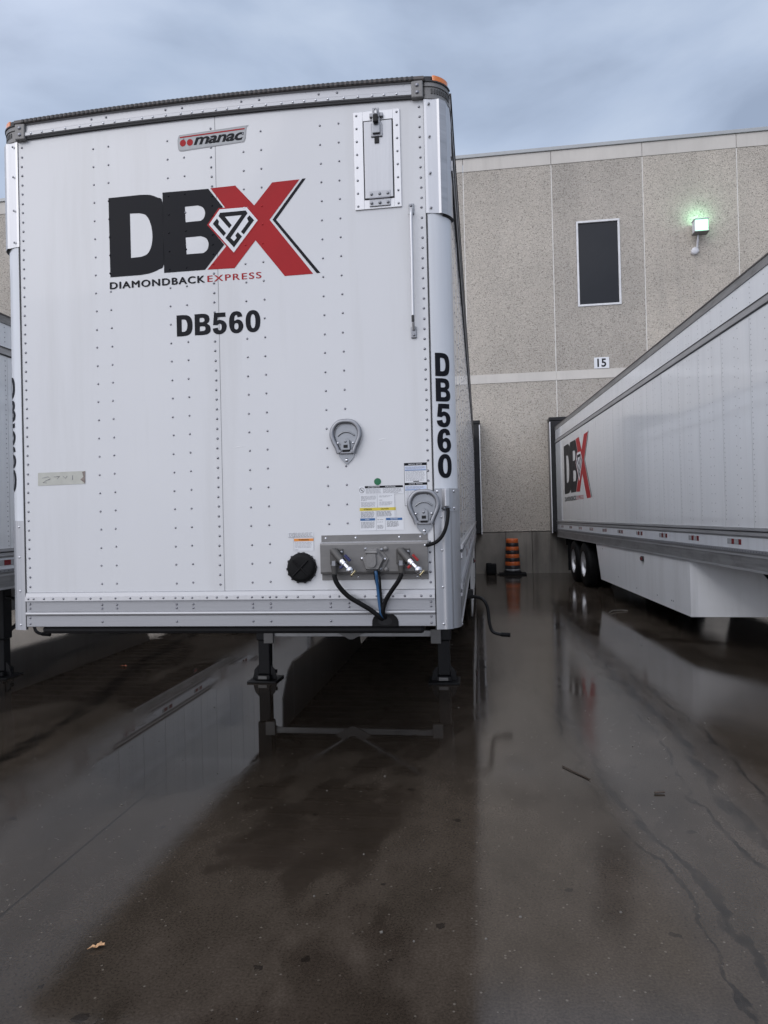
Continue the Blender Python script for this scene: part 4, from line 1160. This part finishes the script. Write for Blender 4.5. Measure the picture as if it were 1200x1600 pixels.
q.add([(-.806, -.0024, 1.915), (-.778, -.0024, 1.892), (-.777, -.0024, 1.961), (-.795, -.0024, 1.958), (-.788, -.0024, 1.93)], [(0, 1, 2, 3, 4)], 'tape_dirt')
q.tube([(-1.035, -.002, 1.930), (-1.00, -.002, 1.937), (-.985, -.002, 1.925), (-1.02, -.002, 1.912), (-1.03, -.002, 1.905), (-1.01, -.002, 1.903)], .0015, 'decal_grey', 5)
q.tube([(-.965, -.002, 1.935), (-.93, -.002, 1.937), (-.945, -.002, 1.922)], .0014, 'decal_grey', 5); q.tube([(-.91, -.002, 1.937), (-.895, -.002, 1.925), (-.885, -.002, 1.938)], .0014, 'decal_grey', 5)
q.tube([(-.853, -.002, 1.940), (-.853, -.002, 1.915)], .0018, 'decal_grey', 5)
q.build('masking_tape', T1, fix=False)

for x, z, l_ in ((.075, 2.058, .07), (.86, 2.068, .05)):  # thin white slivers painted as bright reflection streaks on the nose wall
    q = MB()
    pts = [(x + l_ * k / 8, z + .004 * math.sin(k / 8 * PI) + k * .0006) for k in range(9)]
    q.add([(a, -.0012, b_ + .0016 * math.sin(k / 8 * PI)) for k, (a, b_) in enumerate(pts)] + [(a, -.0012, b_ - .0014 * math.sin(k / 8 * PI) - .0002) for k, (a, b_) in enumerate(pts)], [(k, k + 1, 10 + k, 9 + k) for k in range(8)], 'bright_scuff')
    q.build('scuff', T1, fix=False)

# service connection panel
cp = MB()
X0, X1 = .552, 1.113
prof = [(.0, 1.578), (-.004, 1.578), (-.004, 1.548), (-.010, 1.543), (-.036, 1.536), (-.040, 1.528), (-.040, 1.388), (-.036, 1.378), (-.004, 1.372), (-.004, 1.342), (.0, 1.342)]
cp.prism_x(prof, X0, X1, 'galv')
cp.add([(X0, -.0102, 1.5432), (X1, -.0102, 1.5432), (X1, -.0365, 1.5365), (X0, -.0365, 1.5365)], [(0, 1, 2, 3)], 'bright_steel')
for x in (.575, .735, .965, 1.075): cp.dome((x, -.004, 1.562), (0, -1, 0), .0065, 'chrome', 8)
for x in (.745, 1.055): cp.dome((x, -.004, 1.357), (0, -1, 0), .0065, 'chrome', 8)
cp.dome((1.100, -.0402, 1.518), (0, -1, 0), .006, 'chrome', 8)
cpo = cp.build('connection_panel', T1)

def gladhand(cx, cz, hmat):
    q = MB()
    q.box(cx - .032, cx + .038, -.050, -.0405, cz - .052, cz + .030, 'cast_dark', .004)
    q.box(cx - .022, cx + .016, -.085, -.0505, cz - .045, cz + .034, 'cast_dark', .008)
    q.dome((cx + .030, -.050, cz + .012), (0, -1, 0), .009, 'zinc', 8); q.dome((cx + .030, -.050, cz - .035), (0, -1, 0), .008, 'zinc', 8)
    q.cyl((cx - .006, -.075, cz + .020), (cx + .042, -.105, cz - .030), .020, 'cast_dark', .018)
    q.cyl((cx - .004, -.075, cz - .030), (cx - .004, -.075, cz - .055), .017, 'zinc', seg=6, smooth=False)
    q.cyl((cx - .004, -.075, cz - .055), (cx - .003, -.074, cz - .100), .018, 'cast_dark', .014)
    gh = q.build('air_coupling', cpo)
    q = MB()
    a, b_ = Vector((cx + .038, -.104, cz - .026)), Vector((cx + .096, -.135, cz - .082))
    d = (b_ - a)
    q.cyl(a, a + d * .35, .0165, 'chrome'); q.cyl(a + d * .35, a + d * .8, .0115, 'chrome'); q.cyl(a + d * .12, a + d * .22, .0195, 'chrome', seg=8)
    q.lathe(a + d * .86, [(0, -.020), (.016, -.016), (.020, 0), (.016, .016), (0, .020)], 'chrome', 'y', 20)
    q.cyl(a + d * .95, a + d * 1.12, .011, 'zinc')
    e_ = a + d * 1.16
    q.tube([e_ + Vector((.010, 0, .010)), e_, e_ + Vector((-.008, 0, -.010))], .006, 'brass', 8)
    q.dome(e_ + Vector((.011, 0, .012)), (1, 0, 1), .008, 'brass', 8); q.dome(e_ + Vector((-.009, 0, -.012)), (-1, 0, -1), .008, 'brass', 8)
    q.build('drain_valve', gh)
    q = MB()
    rt = Matrix.Rotation(R(-42), 3, 'Y')
    q.box(cx + .066, cx + .078, -.118, -.092, cz - .036, cz + .006, hmat, .003, rt); q.box(cx + .030, cx + .052, -.118, -.092, cz - .066, cz - .052, hmat, .003, rt)
    q.build('valve_handle', gh)
gladhand(.637, 1.478, 'blue_plastic')
gladhand(.984, 1.475, 'red_plastic')
q = MB()
hx = [(.794, 1.514), (.860, 1.513), (.906, 1.452), (.872, 1.388), (.786, 1.390), (.767, 1.452)]
def slab(q, pts, y0, y1, mt, sc_=1.0):
    cx = sum(p[0] for p in pts) / len(pts); cz = sum(p[1] for p in pts) / len(pts); k = len(pts)
    vs = [(x, y0, z) for x, z in pts] + [(cx + (x - cx) * sc_, y1, cz + (z - cz) * sc_) for x, z in pts]
    q.add(vs, [(i, (i + 1) % k, k + (i + 1) % k, k + i) for i in range(k)] + [tuple(range(k, 2 * k))], mt)
slab(q, [(x + .006, z) for x, z in hx], -.0405, -.052, 'cast_grey')
slab(q, [(.835 + (x - .835) * .86, 1.452 + (z - 1.452) * .92) for x, z in hx], -.052, -.082, 'cast_grey', .84)
for x, z in ((.775, 1.455), (.893, 1.450), (.878, 1.500), (.795, 1.505), (.870, 1.400)): q.dome((x, -.053, z), (0, -1, 0), .009, 'chrome' if abs(z - 1.452) < .01 else 'zinc', 10)
q.dome((.898, -.053, 1.505), (0, -1, 0), .012, 'cast_grey', 10); q.dome((.898, -.053, 1.398), (0, -1, 0), .012, 'cast_grey', 10)
sk = q.build('electric_socket', cpo)
q = MB()
fl = smooth_loop([(.806, 1.484), (.852, 1.484), (.855, 1.44), (.848, 1.418), (.829, 1.409), (.810, 1.418), (.803, 1.44)], {0, 1}, 4)
slab(q, fl, -.0825, -.094, 'cast_grey', .93)
q.cyl((.800, -.088, 1.488), (.858, -.088, 1.488), .007, 'cast_grey'); q.build('socket_flap', sk)

# hoses
def hose(name, pts, r, mt, parent=T1):
    q = MB(); q.tube(spline(pts, 7), r, mt, 12); return q.build(name, parent)
hose('air_hose', [(.633, -.074, 1.385), (.635, -.080, 1.360), (.655, -.080, 1.318), (.701, -.07, 1.265), (.762, -.055, 1.223), (.810, -.045, 1.192), (.852, -.030, 1.155), (.875, .01, 1.128)], .0125, 'rubber')
hose('air_hose', [(.980, -.074, 1.385), (.977, -.085, 1.365), (.960, -.080, 1.335), (.923, -.065, 1.285), (.890, -.045, 1.233), (.874, -.033, 1.175), (.890, .01, 1.125)], .0115, 'rubber')
hose('electric_cable', [(.846, -.060, 1.392), (.849, -.062, 1.370), (.852, -.040, 1.300), (.858, -.035, 1.220), (.866, -.03, 1.165), (.885, .01, 1.13)], .0085, 'blue_hose')
hose('electric_cable', [(.860, -.060, 1.392), (.866, -.060, 1.350), (.866, -.042, 1.290), (.869, -.04, 1.215), (.876, -.035, 1.165), (.90, .01, 1.13)], .0055, 'rubber')
hose('electric_cable', [(.838, -.060, 1.392), (.840, -.055, 1.360), (.850, -.038, 1.30), (.862, -.037, 1.26)], .0045, 'rubber')
q = MB(); pth = smooth_loop([(.812, 1.099), (.815, 1.135), (.835, 1.160), (.880, 1.166), (.925, 1.160), (.948, 1.135), (.952, 1.099)], {0, 6}, 4)
slab(q, pth, -.0055, -.014, 'rubber', .96)
q.add([(.8815 + .037 * math.cos(2 * PI * k / 20), -.0145, 1.128 + .022 * math.sin(2 * PI * k / 20)) for k in range(20)], [tuple(range(20))], 'black')
q.build('hose_grommet', T1)
hose('corner_cable', [(1.100, -.030, 1.516), (1.125, -.040, 1.521), (1.160, -.042, 1.535), (1.192, -.042, 1.568), (1.213, -.035, 1.620), (1.221, -.022, 1.675), (1.220, -.014, 1.705)], .0095, 'rubber')

# hose hook bracket on the right post
q = MB()
angs = [R(4 + 8 * i) for i in range(11)]
pr = [arc_pt(1, a, RAD + .009) for a in angs]; k = len(pr)
q.add([(x, y, 1.690) for x, y in pr] + [(x, y, 1.808) for x, y in pr], [(i, i + 1, k + i + 1, k + i) for i in range(k - 1)], 'alu_vertical', True)
ii = [arc_pt(1, a, RAD + .004) for a in angs]
for zz in (1.690, 1.808): q.add([(x, y, zz) for x, y in pr + ii], [(i, i + 1, k + i + 1, k + i) for i in range(k - 1)], 'aluminium')
for a, zz in ((R(10), 1.705), (R(10), 1.793), (R(52), 1.705), (R(52), 1.793)):
    p_ = arc_pt(1, a, RAD + .0095); q.dome((p_[0], p_[1], zz), (math.sin(a), -math.cos(a), 0), .0075, 'chrome', 8)
hb = q.build('hook_bracket', T1, fix=False)
q = MB(); rz_ = Matrix.Rotation(R(34), 3, 'Z')
q.box(1.196, 1.222, -.026, .016, 1.713, 1.806, 'bright_steel', .005, rz_); q.box(1.189, 1.229, -.016, .019, 1.700, 1.712, 'zinc', .003, rz_)
q.build('hook', hb)

# round vent cap
q = MB(); vc = (.443, 0, 1.410)
q.lathe(vc, [(0, -.030), (.055, -.032), (.070, -.028), (.078, -.012), (.080, 0)], 'rubber', 'y', 36)
for k in range(4):
    a = PI / 4 + k * PI / 2; q.tube([(vc[0], -.033, vc[2]), (vc[0] + .058 * math.cos(a), -.034, vc[2] + .058 * math.sin(a))], .0045, 'rubber', 6)
for k in range(14):
    a = 2 * PI * k / 14 + random.uniform(-.1, .1); q.box(vc[0] + .077 * math.cos(a) - .006, vc[0] + .077 * math.cos(a) + .006, -.014, -.001, vc[2] + .077 * math.sin(a) - .007, vc[2] + .077 * math.sin(a) + .006, 'gasket', .002)
q.build('vent_cap', T1)

# ---- the other trailers
T2 = make_trailer((5.559, -.069, 0), math.atan2(.0489531, .9988011), 'white box trailer on the right with a large logo on its long riveted side', 1.03, 4.05, nose=False, logo_side=-1, fold=True)
T3 = make_trailer((-4.885, .05, 0), 0.0, 'greyish box trailer at the left edge, mostly hidden behind the front trailer', 1.00, 3.93, nose=False, leg_dx=-.02, skirt=False)

# ------------------------------------------------------------------ traffic cone
tcn = empty('traffic_cone', (2.262, 16.12, 0), label='tall orange and black striped traffic cone on a black base by the wall', cat='traffic cone')
q = MB(); q.box(-.37, .37, -.26, .26, .0, .045, 'rubber', .012); q.box(-.24, .24, -.22, .22, .046, .085, 'rubber', .015); q.build('base', tcn)
q = MB(); rr = lambda z: .215 - .05 * (z - .08) / .92
bands = [(.08, .125, 'cone_black'), (.125, .155, 'refl_white')] + [(.155 + (.985 - .155) * i / 8, .155 + (.985 - .155) * (i + 1) / 8, 'cone_black' if i % 2 == 0 else 'orange_cone') for i in range(8)]
for a, b_, mt in bands:
    q.lathe((0, 0, 0), [(rr(a), a), (rr(a) + .002, a + .003), (rr(b_) + .002, b_ - .003), (rr(b_), b_)], mt, 'z', 36)
q.lathe((0, 0, 0), [(rr(.985), .985), (rr(.985) - .01, .998), (.09, 1.0), (.085, .98), (.0, .975)], 'orange_cone', 'z', 36)
q.build('cone_body', tcn, fix=False)
q = MB()
q.box(-.14, .14, -.12, .14, .0, .30, 'rubber', .03); q.box(-.10, .10, -.128, -.115, .05, .24, 'rubber', .01); q.box(-.145, .02, -.10, .1, .27, .315, 'rubber', .02)
bk = q.build('rubber_block', label='squat black rubber block on the wet ground left of the traffic cone', cat='rubber block'); bk.location = (1.675, 16.25, 0)
q = MB(); q.tube(spline([(1.80, 16.02, .03), (1.92, 15.93, .012), (2.05, 15.9, .012), (2.25, 15.82, .012), (2.5, 15.84, .012)], 5), .012, 'rubber', 6)
q.build('cable', label='thin black cable lying on the ground beside the traffic cone', cat='cable')

# ------------------------------------------------------------------ leaves, twigs, pebbles
def leaf(name, loc, rz, size, mt, label):
    pts = [(-.085, -.01), (-.05, .004), (-.03, .022), (.0, .018), (.012, .034), (.03, .022), (.05, .040), (.062, .024), (.085, .030), (.078, .008), (.09, -.004), (.06, -.006), (.05, -.026), (.034, -.010), (.012, -.038), (.0, -.014), (-.02, -.030), (-.035, -.008), (-.06, -.012)]
    q = MB(); k = len(pts)
    top = [(x * size, y * size, .006 + .018 * size * math.sin(x * 40) ** 2 + abs(y) * .35 * size) for x, y in pts] + [(0, 0, .012)]
    bot = [(x, y, z - .0012) for x, y, z in top]
    q.add(top + bot, [(i, (i + 1) % k, k) for i in range(k)] + [(k + 1 + (i + 1) % k, k + 1 + i, 2 * k + 1) for i in range(k)] + [(i, (i + 1) % k, k + 1 + (i + 1) % k, k + 1 + i) for i in range(k)], mt)
    o = q.build(name, label=label, cat='leaf', fix=False); o.location = loc; o.rotation_euler = (0, 0, rz)
leaf('leaf', (-.15, -1.035, .002), R(28), .38, 'leaf', 'curled tan oak leaf lying on wet concrete at the lower left')
leaf('leaf', (-2.77, 4.02, .002), R(-10), .5, 'leaf_red', 'small reddish leaf lying under the front trailer')
def twig(pts, r, label, mt='twig'):
    q = MB(); q.tube(spline(pts, 4), r, mt, 6); return q.build('twig', label=label, cat='twig')
twig([(1.88, 1.10, .006), (1.93, 1.02, .006), (1.99, .93, .005), (2.02, .88, .005)], .0045, 'thin dark twig on the wet ground beside the front trailer')
twig([(3.45, 8.25, .01), (3.55, 8.45, .02), (3.72, 8.55, .012), (3.80, 8.52, .01)], .010, 'pale bent strip on the ground near the right trailer skirt', 'pebble')
twig([(2.36, .69, .008), (2.42, .70, .010)], .006, 'short dark twig on bare concrete right of the long one')
q = MB()
for i in range(230):
    x = random.uniform(-2.6, 3.6); y = -2.3 + 8.5 * random.random() ** 1.6
    r_ = random.choice((.002, .0025, .003, .004, .0055, .007)) * random.uniform(.7, 1.1)
    n_ = 6; base = [(x + r_ * random.uniform(.8, 1.2) * math.cos(2 * PI * k / n_), y + r_ * random.uniform(.8, 1.2) * math.sin(2 * PI * k / n_), .0) for k in range(n_)]
    mid_ = [(x + (a - x) * .9, y + (b_ - y) * .9, r_ * .6) for a, b_, c in base]
    q.add(base + mid_ + [(x, y, r_)], [(k, (k + 1) % n_, n_ + (k + 1) % n_, n_ + k) for k in range(n_)] + [(n_ + k, n_ + (k + 1) % n_, 2 * n_) for k in range(n_)], 'pebble')
q.build('gravel', kind='stuff', label='scattered tiny pale pebbles and grit on the wet concrete', cat='gravel', fix=False)
